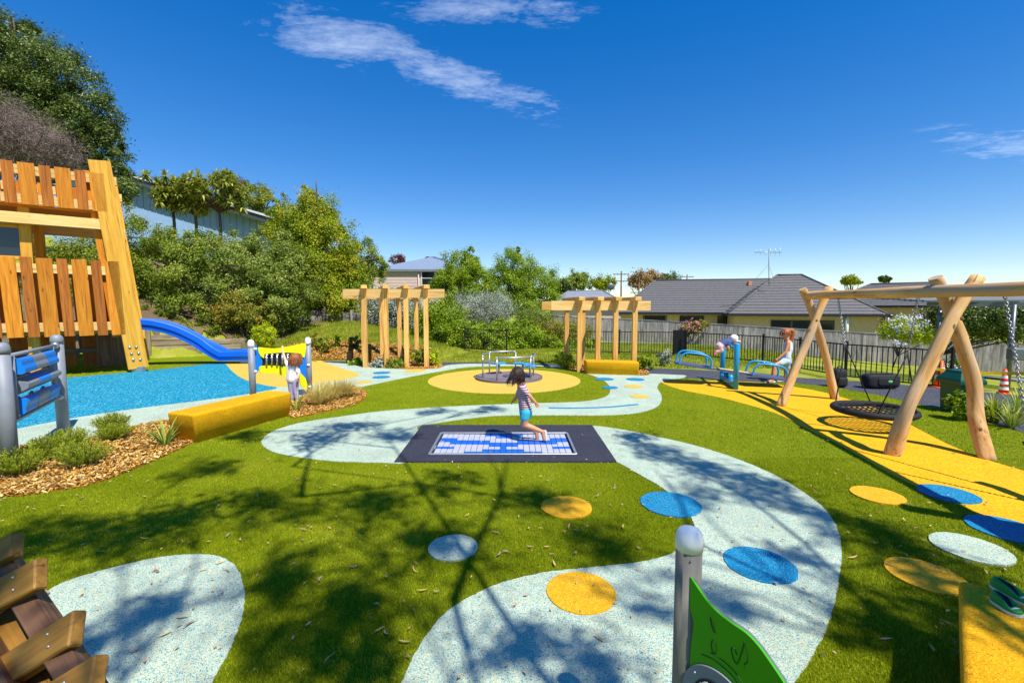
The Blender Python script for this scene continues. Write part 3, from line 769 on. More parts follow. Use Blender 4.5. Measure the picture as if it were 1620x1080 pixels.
# ------------------------------------------------------------------ fallen leaves
def leaf_mesh(L, W, bend, seed):
    g = random.Random(seed); n = 6; vs = []; fs = []
    for i in range(n + 1):
        u = i / n; w = W * math.sin(math.pi * min(1, u * 1.02 + .02)) ** .7 * .5 + .0006
        x = (u - .5) * L; y = bend * L * (u - .5) ** 2; z = .012 + .02 * (u - .5) ** 2 * g.uniform(.5, 1.5)
        vs += [(x, y - w, z + .002), (x, y, z - .001), (x, y + w, z + .002)]
    for i in range(n):
        for k in (0, 1): fs.append((i * 3 + k, i * 3 + k + 1, i * 3 + k + 4, i * 3 + k + 3))
    me = bpy.data.meshes.new('fallen_leaf'); me.from_pydata(vs, [], fs); me.polygons.foreach_set('use_smooth', [True] * len(fs))
    at = me.attributes.new('rnd', 'FLOAT', 'FACE'); at.data.foreach_set('value', [g.random()] * len(fs)); me.materials.append(M['dry_leaf'])
    return me
LEAVES = [leaf_mesh(random.uniform(.045, .1), random.uniform(.009, .016), random.uniform(-1.2, 1.2), i) for i in range(14)]
spots = [(866, 868), (873, 880), (877, 895), (790, 880), (800, 875), (740, 818), (690, 940), (668, 938), (655, 905), (815, 962), (838, 868), (985, 836), (946, 786), (1010, 870), (930, 836), (912, 842), (900, 836), (785, 845), (76, 940), (80, 858), (130, 865), (228, 855), (290, 860), (300, 862), (245, 905), (320, 905), (360, 850), (380, 857), (130, 944), (240, 926), (290, 980), (300, 990), (215, 1033), (260, 1008), (140, 1022), (348, 893), (360, 905), (352, 942), (230, 788), (100, 803), (130, 790), (1425, 868), (1462, 858), (1384, 862), (1350, 885), (1410, 898), (1530, 893), (1560, 908), (1480, 900), (1430, 825), (1500, 990), (1510, 1020), (1522, 1040), (1475, 1030), (1400, 1015), (1605, 930), (1590, 905), (1365, 715), (1440, 800), (560, 900), (505, 920), (600, 1000), (610, 1006), (640, 1020), (520, 1045), (430, 810), (470, 760), (530, 770), (480, 840), (1240, 985), (1180, 1010), (1010, 905), (950, 1015), (1300, 700), (1340, 760), (700, 700)]
for i, (px, py) in enumerate(spots):
    x, y = G(px, py)
    o = bpy.data.objects.new('fallen_leaf', LEAVES[i % 14]); COL.objects.link(o)
    o.location = (x, y, .012); o.rotation_euler = (random.uniform(-.15, .15), random.uniform(-.15, .15), random.uniform(0, 6.3))
    xa, ya = np.array([x]), np.array([y])
    where = 'the pale rubber patch at bottom left' if inside(left_poly, xa, ya)[0] else 'the winding pale path at right' if inside(right_poly, xa, ya)[0] else 'the turf at the right, near the swing' if x > 1.6 else 'the turf at the left, below the mulch bed' if x < -1.7 else 'the turf in the middle foreground'
    tag(o, 'dry narrow leaf fallen on ' + where, 'leaf', 'dry leaves on ' + where)
x, y, g = scatter(900, 2.2, 8.5, 0.9, 21); n = len(x)
nrm = unit(np.stack([g.normal(0, .3, n), g.normal(0, .3, n), np.ones(n)], 1)); ax = unit(np.stack([g.normal(size=n), g.normal(size=n), np.zeros(n)], 1))
LL = g.uniform(.015, .05, n)
tag(np_mesh('leaf_litter', leaf_quads(np.stack([x, y, np.full(n, .03)], 1), nrm, ax, LL, LL * .4), 4, g.uniform(0, 1, n), 'dry_leaf', None, 'stuff'), 'small bits of dry leaf and bark littering turf and paths', 'leaf litter')

# ------------------------------------------------------------------ timber play tower, left
FB = Vector((*G(220, 588), 0)); U = Vector((-0.79, -0.615, 0)).normalized(); N = Vector((-U.y, U.x, 0)); N = N if N.y > 0 else -N   # U runs left along the front, N to the back
tw = thing('play_tower', 'tall stained timber play tower with slatted balustrades and a leaning corner board', 'play tower', FB)
def T(u, v, z): return FB + U * u + N * v + Vector((0, 0, z))
for v in (-0.08, 2.5):
    board('leaning_board', T(0.0, v, .12), T(.62, v, 6.5), .52, .13, 'timber_honey', tw, up=-N, ch=.01)
    board('corner_post', T(.5, v + .22, 1.15), T(.9, v + .22, 6.2), .2, .16, 'timber_stain', tw, up=-N)
for a, zz in ((-.12, .42), (.1, .42), (-.1, .62), (.12, .62), (-.06, .82), (.14, .82)):
    c = T(a * .8 + zz * .09, -.15, zz); MB().ell(c, (.042, .042, .042), 10, 6).build('bolt', 'chrome', tw)
MB().box(T(.0, -.08, .09), (.34, .16, .18)).build('steel_shoe', 'galvanised', tw)
widths = [.335, .235]
def balustrade(v, z0, z1, u0, u1, lean0, mat, topvar=0.0, k0=0):
    u = u0; k = k0
    while u < u1:
        w = widths[k % 2]; m_ = mat if k % 2 == 0 else 'timber_stain_dark'
        board('slat', T(u + w / 2 + lean0(z0), v, z0), T(u + w / 2 + lean0(z1), v, z1 + random.uniform(-.012, .012)), w, .05, m_, tw, up=-N)
        u += w + .085; k += 1
ln_ = lambda z: .095 * z * .3
for v, s in ((-.12, 1), (2.6, 1)):
    balustrade(v, 1.22, 3.5, .22, 5.6, ln_, 'timber_stain')
    balustrade(v, 4.98, 6.13, .36, 5.6, ln_, 'timber_stain', k0=0)
    for z in (1.5, 3.2, 5.15, 5.95):
        board('rail', T(.25, v + .1, z), T(5.8, v + .1, z), .26, .12, 'timber_pale', tw, up=-N)
u_right = .42
for z0, z1 in ((1.22, 3.5), (4.98, 6.13)):          # right-hand side of the tower
    for k in range(3):
        vv_ = .55 + k * .72
        if z0 < 2 and k == 1: continue                # way out to the slide
        board('slat', T(u_right + ln_(z0), vv_, z0), T(u_right + ln_(z1), vv_, z1), .3, .05, 'timber_stain_dark', tw, up=U)
board('cross_beam', T(.2, -.02, 4.6), T(5.8, -.02, 4.6), .3, .2, 'timber_pale', tw, up=-N)
board('cross_beam', T(.2, 2.4, 4.6), T(5.8, 2.4, 4.6), .3, .2, 'timber_pale', tw, up=-N)
board('cross_beam', T(.35, -.1, 4.5), T(.35, 2.4, 4.5), .3, .16, 'timber_pale', tw, up=U)
board('cross_beam', T(.3, .1, 1.38), T(5.8, .1, 1.38), .22, .1, 'timber_honey', tw, up=-N)
for i in range(9):
    board('deck_plank', T(.3, .2 + i * .26, 1.4), T(5.8, .2 + i * .26, 1.4), .24, .06, 'timber_stain', tw)
    board('deck_plank', T(.5, .2 + i * .26, 4.98), T(5.8, .2 + i * .26, 4.98), .24, .06, 'timber_stain', tw)
for u in (2.35, 4.6):
    for v in (.3, 2.3): board('upright', T(u, v, 0), T(u, v, 5.0), .24, .2, 'timber_honey', tw, up=-N)
pan = T(2.95, .32, 3.95)
board('window_panel', pan + Vector((0, 0, -.42)), pan + Vector((0, 0, .42)), .95, .05, 'glass_dark', tw, up=-N)
board('window_frame', T(2.42, .3, 4.4), T(3.5, .3, 4.4), .1, .08, 'timber_honey', tw, up=-N); board('window_frame', T(2.42, .3, 3.5), T(3.5, .3, 3.5), .1, .08, 'timber_honey', tw, up=-N)
for k in range(10):                                   # palings that close off the space below the deck
    board('underdeck_paling', T(.75 + k * .56, 2.2, .1), T(.75 + k * .56, 2.2, 1.3), .4, .04, 'timber_stain_dark', tw, up=-N)
board('underdeck_rail', T(.6, 2.1, .62), T(6, 2.1, .62), .16, .08, 'timber_grey', tw, up=-N)
board('underdeck_board', T(.75, 1.5, .1), T(.75, 1.5, 1.3), .7, .06, 'timber_brown', tw, up=-N)
# ------------------------------------------------------------------ blue slide
sl_px = [(205, 516, 15.6), (232, 517, 15.8), (262, 524, 16.0), (290, 536, 16.2), (318, 552, 16.4), (345, 566, 16.5), (368, 571.5, 16.55), (402, 572, 16.6)]
cen = spline([P(a, b, c) + Vector((0, .28, -.04)) for a, b, c in sl_px], 5)
t = thing('slide', 'bright blue plastic slide running down from the timber tower', 'slide', (cen[-1].x, cen[-1].y, 0))
prof = [(-.37, .26), (-.35, .3), (-.29, .3), (-.27, .26), (-.24, .06), (-.19, .02), (.19, .02), (.24, .06), (.27, .26), (.29, .3), (.35, .3), (.37, .26), (.36, .1), (.31, .08), (.29, -.08), (-.29, -.08), (-.31, .08), (-.36, .1)]
mb = MB(); vs = []; fs = []; k = len(prof)
for i, c in enumerate(cen):
    tg = (cen[min(i + 1, len(cen) - 1)] - cen[max(i - 1, 0)]).normalized(); sd = Vector((0, 0, 1)).cross(tg).normalized(); up = tg.cross(sd)
    c = Vector((c.x, c.y, max(c.z, .2)))
    vs += [c + sd * a + up * b for a, b in prof]
for i in range(len(cen) - 1):
    for j in range(k): fs.append((i * k + j, i * k + (j + 1) % k, (i + 1) * k + (j + 1) % k, (i + 1) * k + j))
fs += [tuple(range(k)), tuple(reversed(range((len(cen) - 1) * k, len(cen) * k)))]
mb.add(vs, fs, True); so = mb.build('chute', 'slide_blue', t); so.data.set_sharp_from_angle(angle=R(28))
e = cen[-4]
MB().beam((e.x, e.y, -.05), (e.x, e.y, .2), .4, .12).build('foot', 'galvanised', t)

# ------------------------------------------------------------------ sleeper retaining wall behind the slide
def sleeper_wall(name, label, pts, mat, rowh=.24, L=2.0):
    t = thing(name, label, 'retaining wall', pts[0][0])
    for (a, ha), (b, hb) in zip(pts, pts[1:]):
        a, b = Vector(a), Vector(b); d = b - a; n = max(1, round(d.length / L)); nrm = Vector((-d.y, d.x, 0)).normalized()
        if nrm.y > 0: nrm = -nrm
        for i in range(n):
            p, q = a.lerp(b, i / n), a.lerp(b, (i + 1) / n); h = ha + (hb - ha) * (i + .5) / n; r = max(1, round(h / rowh))
            for j in range(r):
                z = Vector((0, 0, (j + .5) * rowh - .02)); jt = nrm * random.uniform(-.012, .012)
                board('sleeper', p + z + jt + (q - p) * .004, q + z + jt - (q - p) * .004, .1, rowh - .018, mat, t, ch=.01)
            board('wall_post', p + nrm * .12 - Vector((0, 0, .1)), p + nrm * .12 + Vector((0, 0, h + .1)), .18, .14, mat, t, up=nrm, ch=.012)
    return t
sleeper_wall('retaining_wall', 'weathered timber sleeper retaining wall behind the blue slide', [(Vector((-24, 15.9, 0)), 1.3), (Vector((-17, 17.75, 0)), 1.3), (Vector((-15, 18.75, 0)), 1.25), (Vector((-11.9, 20.3, 0)), .55), (Vector((-10.9, 20.0, 0)), .3)], 'timber_sleeper')
a, b = P(470, 520, 24), P(640, 527, 25.5)
sleeper_wall('boundary_wall', 'grey weathered plank wall with dark posts beside the green conifer', [(a - Vector((0, 0, .15)), 1.25), (b - Vector((0, 0, .2)), 1.2)], 'timber_grey', .3, 1.25)

# ------------------------------------------------------------------ play panels on steel posts
def cap_post(t, x, y, h, r, mat='steel_grey', cap='cap_white', caph=.07):
    mb = MB().tube([(x, y, -.05), (x, y, h - caph)], r, 20); p = mb.build('post', mat, t)
    pts = []; rad = []
    for i in range(7):
        a = i / 6 * math.pi / 2; pts.append((x, y, h - caph * 1.5 + .02 + caph * 1.5 * math.sin(a))); rad.append(max(.003, r * 1.05 * math.cos(a) ** .6))
    MB().tube([(x, y, h - caph * 2.1)] + pts, [r * 1.05] + rad, 20).build('post_cap', cap, p)
A = Vector((*G(18, 748), 0)); B = Vector((*G(101, 684), 0))
t = thing('roller_panel', 'grey play panel with blue and grey turning rollers between two posts', 'play panel', A.lerp(B, .5))
cap_post(t, A.x, A.y, 1.64, .082, caph=.06, cap='steel_grey'); cap_post(t, B.x, B.y, 1.62, .082, caph=.06, cap='steel_grey')
d = (B - A).normalized(); nrm = Vector((-d.y, d.x, 0)); L = (B - A).length
if nrm.y > 0: nrm = -nrm
def RP(s, z, o=0.0): return A + d * s + nrm * o + Vector((0, 0, z))
for z in (.62, 1.47): MB().tube([RP(.06, z), RP(L - .06, z)], .027, 12).build('rail', 'steel_grey', t)
for s in (.3, L - .3): MB().tube([RP(s, .62), RP(s, 1.47)], .03, 12).build('upright', 'steel_grey', t)
for s in (.1, L - .1):
    for z in (.62, 1.47): MB().ell(RP(s, z), .055, 10, 8).build('clamp', 'galvanised', t)
seg = (L - .74) / 3
for r_, z in enumerate((1.3, 1.04, .78)):
    MB().tube([RP(.2, z), RP(L - .2, z)], .014, 8).build('axle', 'galvanised', t)
    for k in range(3):
        s0 = .37 + k * seg; rot = (.3, 1.2, -.2)[r_] + .0 * k
        out = []
        for i in range(24):
            a = 2 * math.pi * i / 24; rr = .098 + .022 * math.cos(3 * (a + rot))
            out.append(RP(s0 + .008, z) + (nrm * math.cos(a) + Vector((0, 0, 1)) * math.sin(a)) * rr)
        ro = MB().prism(out, d * (seg - .016)).build('roller', 'roller_blue' if (k + r_) % 2 == 0 else 'roller_grey', t)
        c = RP(s0 + seg / 2, z) + (nrm * .8 + Vector((0, 0, .6))) * .085
        mb = MB(); mb.tube([c + (d * math.cos(q) + Vector((0, 0, 1)) * math.sin(q) * .8 - nrm * .3 * math.sin(q)) * .06 for q in np.linspace(0, 2 * math.pi, 17)], .012, 6)
        mb.build('raised_ring', 'roller_blue' if (k + r_) % 2 == 0 else 'roller_grey', ro)
# chimes
A = Vector((*G(401, 638), 0)); B = Vector((*G(490, 624.5), 0)); d = (B - A).normalized(); nrm = Vector((d.y, -d.x, 0)); nrm = nrm if nrm.y < 0 else -nrm
t = thing('chime_panel', 'blue and yellow musical panel with a row of metal chimes between two posts', 'play panel', A.lerp(B, .5))
cap_post(t, A.x, A.y, 1.37, .066); cap_post(t, B.x, B.y, 1.36, .066)
def on_chime(px, py, o=0.0): return on_plane(px, py, A, nrm) + nrm * o
def plate(name, pts, o, th, mat, parent, smooth_k=4):
    c = spline([on_chime(x, y, o) for x, y in pts], smooth_k, True); return MB().prism(c, -nrm * th).build(name, mat, parent)
plate('blue_board', [(400, 549), (407, 548.5), (408, 556), (412, 565), (415, 570), (414, 578), (410, 584), (407, 589), (400, 590)], 0, .02, 'board_blue', t)
plate('blue_board', [(485.5, 545), (486.5, 560), (487.5, 610), (484, 600), (478, 592), (474.5, 585), (475, 572), (479, 566), (482, 560)], 0, .02, 'board_blue', t)
plate('yellow_board', [(409, 549), (420, 550), (438, 550.5), (460, 547), (484, 542.5), (483, 552), (481, 565), (477, 563), (474, 559), (450, 557.5), (424, 559), (418, 560), (417, 566), (412, 563), (408, 555)], .024, .022, 'board_yellow', t)
plate('yellow_board', [(410, 581), (418, 578), (440, 578.5), (456, 580), (466, 584), (470, 588), (464, 593), (452, 595), (438, 591), (425, 590), (412, 589)], .024, .022, 'board_yellow', t)
plate('yellow_board', [(474, 590), (479, 594), (483, 599), (486, 610), (486, 615), (481, 615), (476, 610), (474, 604)], .024, .022, 'board_yellow', t)
plate('back_board', [(417, 559), (474, 559), (475, 579), (470, 582), (417, 580)], -.03, .015, 'frame_black', t, 2)
for i in range(7):
    px = 420 + i * 8.3
    MB().tube([on_chime(px, 561.5, .05), on_chime(px + .3, 577.5 - (i % 2), .05)], .021, 10).build('chime', 'chrome', t)
    MB().ell(on_chime(px, 560.8, .07), (.03, .02, .018), 10, 6).build('chime_bolt', 'cap_white', t)
for px, py in ((402, 551.5), (402.5, 587), (485, 542.5), (486, 577), (488, 611)):
    MB().ell(on_chime(px, py, .06), (.035, .03, .028), 10, 8).build('clamp', 'cap_white', t)
# green music panel in the foreground
K = P(1089, 900, 1.85); kx, ky = K.x, K.y
t = thing('music_panel', 'green carved music panel with a grey sound disc on a taupe post, foreground', 'play panel', (kx, ky, 0))
cap_post(t, kx, ky, 1.155, .0535, 'post_taupe', 'cap_white', .034)
MB().ell((kx - .012, ky - .0535, 1.058), (.004, .003, .004), 8, 6).build('cap_screw', 'galvanised', t)
pd = Vector((0.62, -0.78, 0)).normalized(); pn = Vector((pd.y, -pd.x, 0)); pn = pn if pn.y < 0 else -pn
po = Vector((kx, ky - .07, 1))
def gp(px, py, o=0.0): return on_plane(px, py, po, pn) + pn * o
edge = [(1092, 912), (1104, 930), (1118, 950), (1135, 968), (1158, 986), (1180, 1001), (1200, 1022), (1220, 1050), (1240, 1080), (1256, 1110)]
outl = spline([gp(*p) for p in edge], 4) + [gp(1262, 1150), gp(1240, 1230), gp(1150, 1240)] + spline([gp(*p) for p in ((1093, 1160), (1092, 1110), (1091, 1060), (1093, 1020), (1097, 990), (1096, 978), (1091, 962))], 3)
MB().prism(outl, -pn * .012).build('green_board', 'board_green', t)
MB().prism([p - pn * .0125 for p in outl], -pn * .01).build('grey_core', 'board_grey_edge', t)
def groove(pts, r=.0024): MB().tube(spline([gp(x, y, .0006) for x, y in pts], 5), r, 6).build('carved_line', 'carved_dark', t)
groove([(1124, 973), (1129, 988), (1133, 1001)]); groove([(1124, 973), (1125, 985), (1130, 1000)])
groove([(1127, 1012), (1131, 1013), (1133, 1020), (1133, 1031), (1128, 1031), (1125, 1020), (1127, 1012)])
groove([(1178, 1014), (1172, 1035), (1166, 1049), (1160, 1040), (1157, 1026), (1161, 1024), (1166, 1035)]); groove([(1178, 1014), (1182, 1030), (1183, 1045), (1178, 1050), (1180, 1057)])
groove([(1110, 1034), (1128, 1042), (1146, 1056), (1160, 1070), (1172, 1090)]); groove([(1124, 1031), (1146, 1046), (1164, 1064), (1178, 1084)])
dc = gp(1134, 1112, .004); gu = pd; gv = Vector((0, 0, 1))
rad = abs((gp(1117, 1052) - gp(1117, 1104)).z) * 1.02
disc = MB().prism([dc + (gu * math.cos(a) + gv * math.sin(a)) * rad for a in np.linspace(.0, 2 * math.pi, 48, endpoint=False)], pn * .008).build('sound_disc', 'roller_grey', t)
MB().prism([dc + pn * .008 + (gu * math.cos(a) + gv * math.sin(a)) * rad * .66 for a in np.linspace(0, 2 * math.pi, 40, endpoint=False)], pn * .006).build('disc_hub', 'frame_black', disc)
MB().ell(gp(1102, 1060, .014), .005, 8, 6).build('disc_screw', 'galvanised', disc)
for i, ch in enumerate('GENEE'):
    cu_ = bpy.data.curves.new('letter', 'FONT'); cu_.body = ch; cu_.size = rad * .34; cu_.extrude = .001; cu_.align_x = 'CENTER'
    tmp = bpy.data.objects.new('tmp', cu_); COL.objects.link(tmp); me = bpy.data.meshes.new_from_object(tmp); bpy.data.objects.remove(tmp)
    a = math.pi / 2 + .95 - i * .34; c = dc + pn * .0152 + (gu * math.cos(a) + gv * math.sin(a)) * rad * .36
    ex = gu * math.sin(a) - gv * math.cos(a); ey = gu * math.cos(a) + gv * math.sin(a)
    m4 = Matrix((ex, ey, pn)).transposed().to_4x4(); m4.translation = c; me.transform(m4); me.materials.clear(); link(me, 'letter', 'cap_white', disc)

# ------------------------------------------------------------------ yellow rubber benches
def block(name, label, corners, h, inset=.05):
    """corners: four ground points; the block tapers a little outwards to the top and has rounded edges"""
    c = sum((Vector((*p, 0)) for p in corners), Vector()) / 4
    bm = bmesh.new(); lo = [bm.verts.new((p[0] + (c.x - p[0]) * inset, p[1] + (c.y - p[1]) * inset, -.03)) for p in corners]; hi = [bm.verts.new((p[0], p[1], h)) for p in corners]
    bm.faces.new(lo[::-1]); bm.faces.new(hi)
    for i in range(4): bm.faces.new((lo[i], lo[(i + 1) % 4], hi[(i + 1) % 4], hi[i]))
    bmesh.ops.recalc_face_normals(bm, faces=bm.faces)
    bmesh.ops.bevel(bm, geom=[e for e in bm.edges if max(v.co.z for v in e.verts) > 0], offset=.045, segments=4, profile=.6, affect='EDGES')
    me = bpy.data.meshes.new(name); bm.to_mesh(me); bm.free(); me.polygons.foreach_set('use_smooth', [True] * len(me.polygons))
    o = link(me, name, 'rubber_bench', None, (c.x, c.y, 0)); tag(o, label, 'bench'); return o
p0 = Vector((*G(308, 702), 0)); p1 = Vector((*G(463, 656), 0)); dv = (p1 - p0).normalized(); pv = Vector((-dv.y, dv.x, 0)) * .56
block('rubber_bench', 'long yellow rubber block bench by the strappy plant and chime panel', [(p0.x, p0.y), (p1.x, p1.y), (p1.x + pv.x, p1.y + pv.y), (p0.x + pv.x, p0.y + pv.y)], .455)
p0, p1 = Vector((*G(927, 591.5), 0)), Vector((*G(1011, 594), 0)); pv = Vector((0, .5, 0))
block('rubber_bench', 'bright yellow rubber block bench under the second pergola', [(p0.x, p0.y), (p1.x, p1.y), (p1.x, p1.y + .5), (p0.x, p0.y + .5)], .41, .01)
c0 = Vector((*G(1516, 913, .45), 0)); e1 = Vector((.72, -.69, 0)).normalized(); e2 = Vector((-.69, -.72, 0)).normalized()
bench_q = [c0, c0 + e1 * .75, c0 + e1 * .75 + e2 * 1.7, c0 + e2 * 1.7]
block('rubber_bench', 'yellow rubber block bench with green shoes on it, bottom right corner', [(p.x, p.y) for p in bench_q], .45, .08)
# shoes
def shoe(label, toe_px, heel_px, z=.45, w=.036):
    toe = Vector((*G(*toe_px, z), z)); heel = Vector((*G(*heel_px, z), z)); d = (toe - heel); L = d.length; d.normalize(); s = Vector((-d.y, d.x, 0))
    t = thing('shoe', label, 'shoe', (heel + toe) / 2)
    sole = []
    for a in np.linspace(0, 2 * math.pi, 28, endpoint=False):
        u = .5 + .5 * math.cos(a); ww = w * (.82 + .3 * sm((u - .3) / .5)); sole.append(heel + d * (u * L) + s * math.sin(a) * ww * (abs(math.sin(a)) ** -.25 if abs(math.sin(a)) > .1 else 1))
    MB().prism([p + Vector((0, 0, .002)) for p in sole], (0, 0, .016)).build('sole', 'shoe_sole', t)
    rows = []; H = [.018, .03, .042, .052]; sc = [.97, .98, .9, .74]; mb = MB(); vs = []; n = 28
    for hh, k in zip(H, sc):
        for i, p in enumerate(sole):
            a = 2 * math.pi * i / n; u = .5 + .5 * math.cos(a); cc = heel + d * (.38 * L); q = cc + (p - cc) * k
            low = 1 - .55 * sm((u - .55) / .4)
            vs.append(Vector((q.x, q.y, z + .002 + .016 + (hh - .018) * (.75 + .4 * (1 - u)) * low * 1.5)))
    fs = [(r_ * n + i, r_ * n + (i + 1) % n, (r_ + 1) * n + (i + 1) % n, (r_ + 1) * n + i) for r_ in range(3) for i in range(n)]
    top = len(vs)
    for i, p in enumerate(sole):          # inner opening
        a = 2 * math.pi * i / n; cc = heel + d * (.34 * L); q = cc + (p - cc) * .52; vs.append(Vector((q.x, q.y, vs[3 * n + i].z - .002)))
    fs += [(3 * n + i, 3 * n + (i + 1) % n, top + (i + 1) % n, top + i) for i in range(n)]
    mb.add(vs, fs, True); mb.build('upper', 'shoe_green', t)
    MB().add([v - Vector((0, 0, .006)) for v in vs[top:]], [tuple(range(n))]).build('lining', 'shoe_inner', t)
    c = heel + d * (.78 * L) + Vector((0, 0, z * 0 + .04)); MB().tube([c + s * .028 - Vector((0, 0, .01)), c + d * .004, c - s * .028 - Vector((0, 0, .01))], .0045, 6).build('strap', 'shoe_sole', t)
shoe('green canvas shoe nearest the bench corner, toe towards the camera', (1616, 978), (1567, 950))
shoe('green canvas shoe lying behind its pair on the yellow bench', (1634, 962), (1566, 927))

# ------------------------------------------------------------------ trampoline
oc = [Vector((*G(*p), 0)) for p in ((632, 732), (972, 728), (928, 674), (667, 674))]
x0, x1 = (oc[0].x + oc[3].x) / 2 - .03, (oc[1].x + oc[2].x) / 2 + .05; y0, y1 = oc[0].y, oc[3].y
ic = [Vector((*G(*p), 0)) for p in ((684, 721), (915, 719), (893, 687), (694, 687))]
ix0, ix1 = (ic[0].x + ic[3].x) / 2, (ic[1].x + ic[2].x) / 2; iy0, iy1 = ic[0].y, ic[3].y
t = thing('trampoline', 'sunken trampoline with blue and white tiled mat in a charcoal rubber surround', 'trampoline', ((x0 + x1) / 2, y0, 0))
zt = .026
for k, q in enumerate(([(x0, y0), (x1, y0), (ix1, iy0), (ix0, iy0)], [(x1, y0), (x1, y1), (ix1, iy1), (ix1, iy0)], [(x1, y1), (x0, y1), (ix0, iy1), (ix1, iy1)], [(x0, y1), (x0, y0), (ix0, iy0), (ix0, iy1)])):
    c = sum((Vector((*p, 0)) for p in q), Vector()) / 4
    qq = [c + (Vector((*p, 0)) - c) * .9985 for p in q]
    MB().prism([Vector((p.x, p.y, -.05)) for p in qq], (0, 0, .05 + zt + .0004 * k)).build('rubber_surround', 'rubber_charcoal', t)
for a, b in (((ix0, iy0), (ix1, iy0)), ((ix1, iy0), (ix1, iy1)), ((ix1, iy1), (ix0, iy1)), ((ix0, iy1), (ix0, iy0))):
    MB().beam((*a, zt - .004), (*b, zt - .004), .035, .03, ch=.004).build('steel_edge', 'galvanised', t)
MB().box(((ix0 + ix1) / 2, (iy0 + iy1) / 2, -.01), (ix1 - ix0 - .03, iy1 - iy0 - .03, .0236)).build('pit', 'pit_black', t)
NX, NY = 23, 9; tx, ty = (ix1 - ix0 - .09) / NX, (iy1 - iy0 - .09) / NY
tmesh = {}
for m_ in ('tile_white', 'tile_blue'):
    mb = MB(); vs, fs = chamfer_box(tx * .47, ty * .46, .008, .004); mb.add(vs, fs)
    me = mb.mesh('mat_tile'); me.materials.append(M[m_]); tmesh[m_] = me
for j in range(NY):
    for i in range(NX):
        u = abs((i + .5) / NX * 2 - 1); v = (j + .5) / NY
        blue = abs(v - (.455 + .2 * u)) < .115 or v < .3 - .42 * u or (u < .05 and v < .5) or (v > .9 and u < .34) or (v > .8 and u < .12) or (.17 < v < .33 and u > .77)
        o = bpy.data.objects.new('mat_tile', tmesh['tile_blue' if blue else 'tile_white']); COL.objects.link(o); o.parent = t
        sag = .012 * (1 - u * u)
        o.location = Vector((ix0 + .045 + (i + .5) * tx, iy0 + .045 + (j + .5) * ty, .016 - sag * .6)) - root_loc(t); o.rotation_euler = (random.uniform(-.03, .03), random.uniform(-.03, .03), 0)

# ------------------------------------------------------------------ merry-go-round
c = MGR
t = thing('merry_go_round', 'low steel merry-go-round with grey deck, rails and blue seats on the sand circle', 'merry-go-round', c)
MB().tube([c + Vector((0, 0, .0)), c + Vector((0, 0, .05)), c + Vector((0, 0, .06))], [.98, .98, .96], 64, smooth=False).build('deck', 'deck_grey', t)
MB().tube([c + Vector((math.cos(a), math.sin(a), 0)) * .97 + Vector((0, 0, .06)) for a in np.linspace(0, 2 * math.pi, 65)], .014, 8).build('deck_rim', 'steel_dark', t)
MB().tube([c + Vector((0, 0, .05)), c + Vector((0, 0, .09))], .18, 24).build('hub', 'steel_dark', t)
def cp(a, r, z): return c + Vector((math.cos(a) * r, math.sin(a) * r, z))
angs = [R(x) for x in (195, 245, 322, 20, 75, 140)]
for k, a in enumerate(angs):
    MB().tube([cp(a, .78, .05), cp(a, .78, .72 if k % 2 else .7)], .022, 12).build('rail_post', 'galvanised', t)
    MB().ell(cp(a, .78, .66), .034, 10, 8).build('rail_joint', 'galvanised', t)
for a0, a1, z in ((angs[0], angs[1], .56), (angs[1], angs[2], .7), (angs[2], angs[3] + 2 * math.pi, .7), (angs[4], angs[5], .72), (angs[5], angs[0], .7)):
    MB().tube([cp(a, .78, z) for a in np.linspace(a0, a1, 16)], .022, 10).build('hand_rail', 'galvanised', t)
for a0, a1 in ((R(20), R(75)), (R(330), R(372)), (R(100), R(140))):
    o = [cp(a, .80, .36) for a in np.linspace(a0, a1, 12)] + [cp(a, .5, .36) for a in np.linspace(a1, a0, 12)]
    MB().prism(o, (0, 0, .035)).build('seat', 'seat_blue', t)
    am = (a0 + a1) / 2; MB().tube([cp(am, .62, .05), cp(am, .62, .37)], .03, 10).build('seat_post', 'galvanised', t)

# ------------------------------------------------------------------ pergolas
def pergola(label, fpx, base_y, back_dx, back_y, ztop, beam_px, nposts=4):
    f = [Vector((*G(x, base_y), 0)) for x in fpx]; Yb = G(810, back_y)[1]
    b = [Vector((p.x + back_dx, Yb, 0)) for p in f]
    t = thing('pergola', label, 'pergola', f[0].lerp(f[-1], .5))
    w = .15
    for p in f + b:
        board('post', p + Vector((0, 0, -.1)), p + Vector((0, 0, ztop - .02)), w, w, 'timber_pergola', t, up=(0, -1, 0), ch=.008)
    for row, s in ((f, -1), (b, 1)):
        Y = row[0].y; xa = (beam_px[0] - 810) / F_PX * f[0].y + (row[0].x - f[0].x); xb = (beam_px[1] - 810) / F_PX * f[0].y + (row[0].x - f[0].x)
        for o in ((.1,) if s < 0 else (-.1,)): board('beam', (xa, Y + o, ztop - .17), (xb, Y + o, ztop - .17), .05, .3, 'timber_pale' if s < 0 else 'timber_pergola', t, ch=.006)
    for p, q in zip(f, b):
        e = (q - p).normalized() * .28
        board('rafter', p - e + Vector((0, 0, ztop + .05)), q + e + Vector((0, 0, ztop + .05)), .2, .12, 'timber_pergola', t, ch=.008)
    return t
pergola('honey timber pergola with eight posts standing left of the merry-go-round', (578.5, 612, 644, 675), 581, -.85, 568, 2.72, (542, 703))
pergola('honey timber pergola standing over the yellow bench near the seesaw', (916, 945, 972.5, 1002.5), 588, -.2, 577, 2.3, (872, 1030))
board_stump = board('timber_stump', (*G(554, 574), .15 - .3), (*G(554, 574), .42), .2, .16, 'timber_brown', up=(0, -1, 0), ch=.01)
tag(board_stump, 'short brown timber post in the mulch beside the first pergola', 'post')

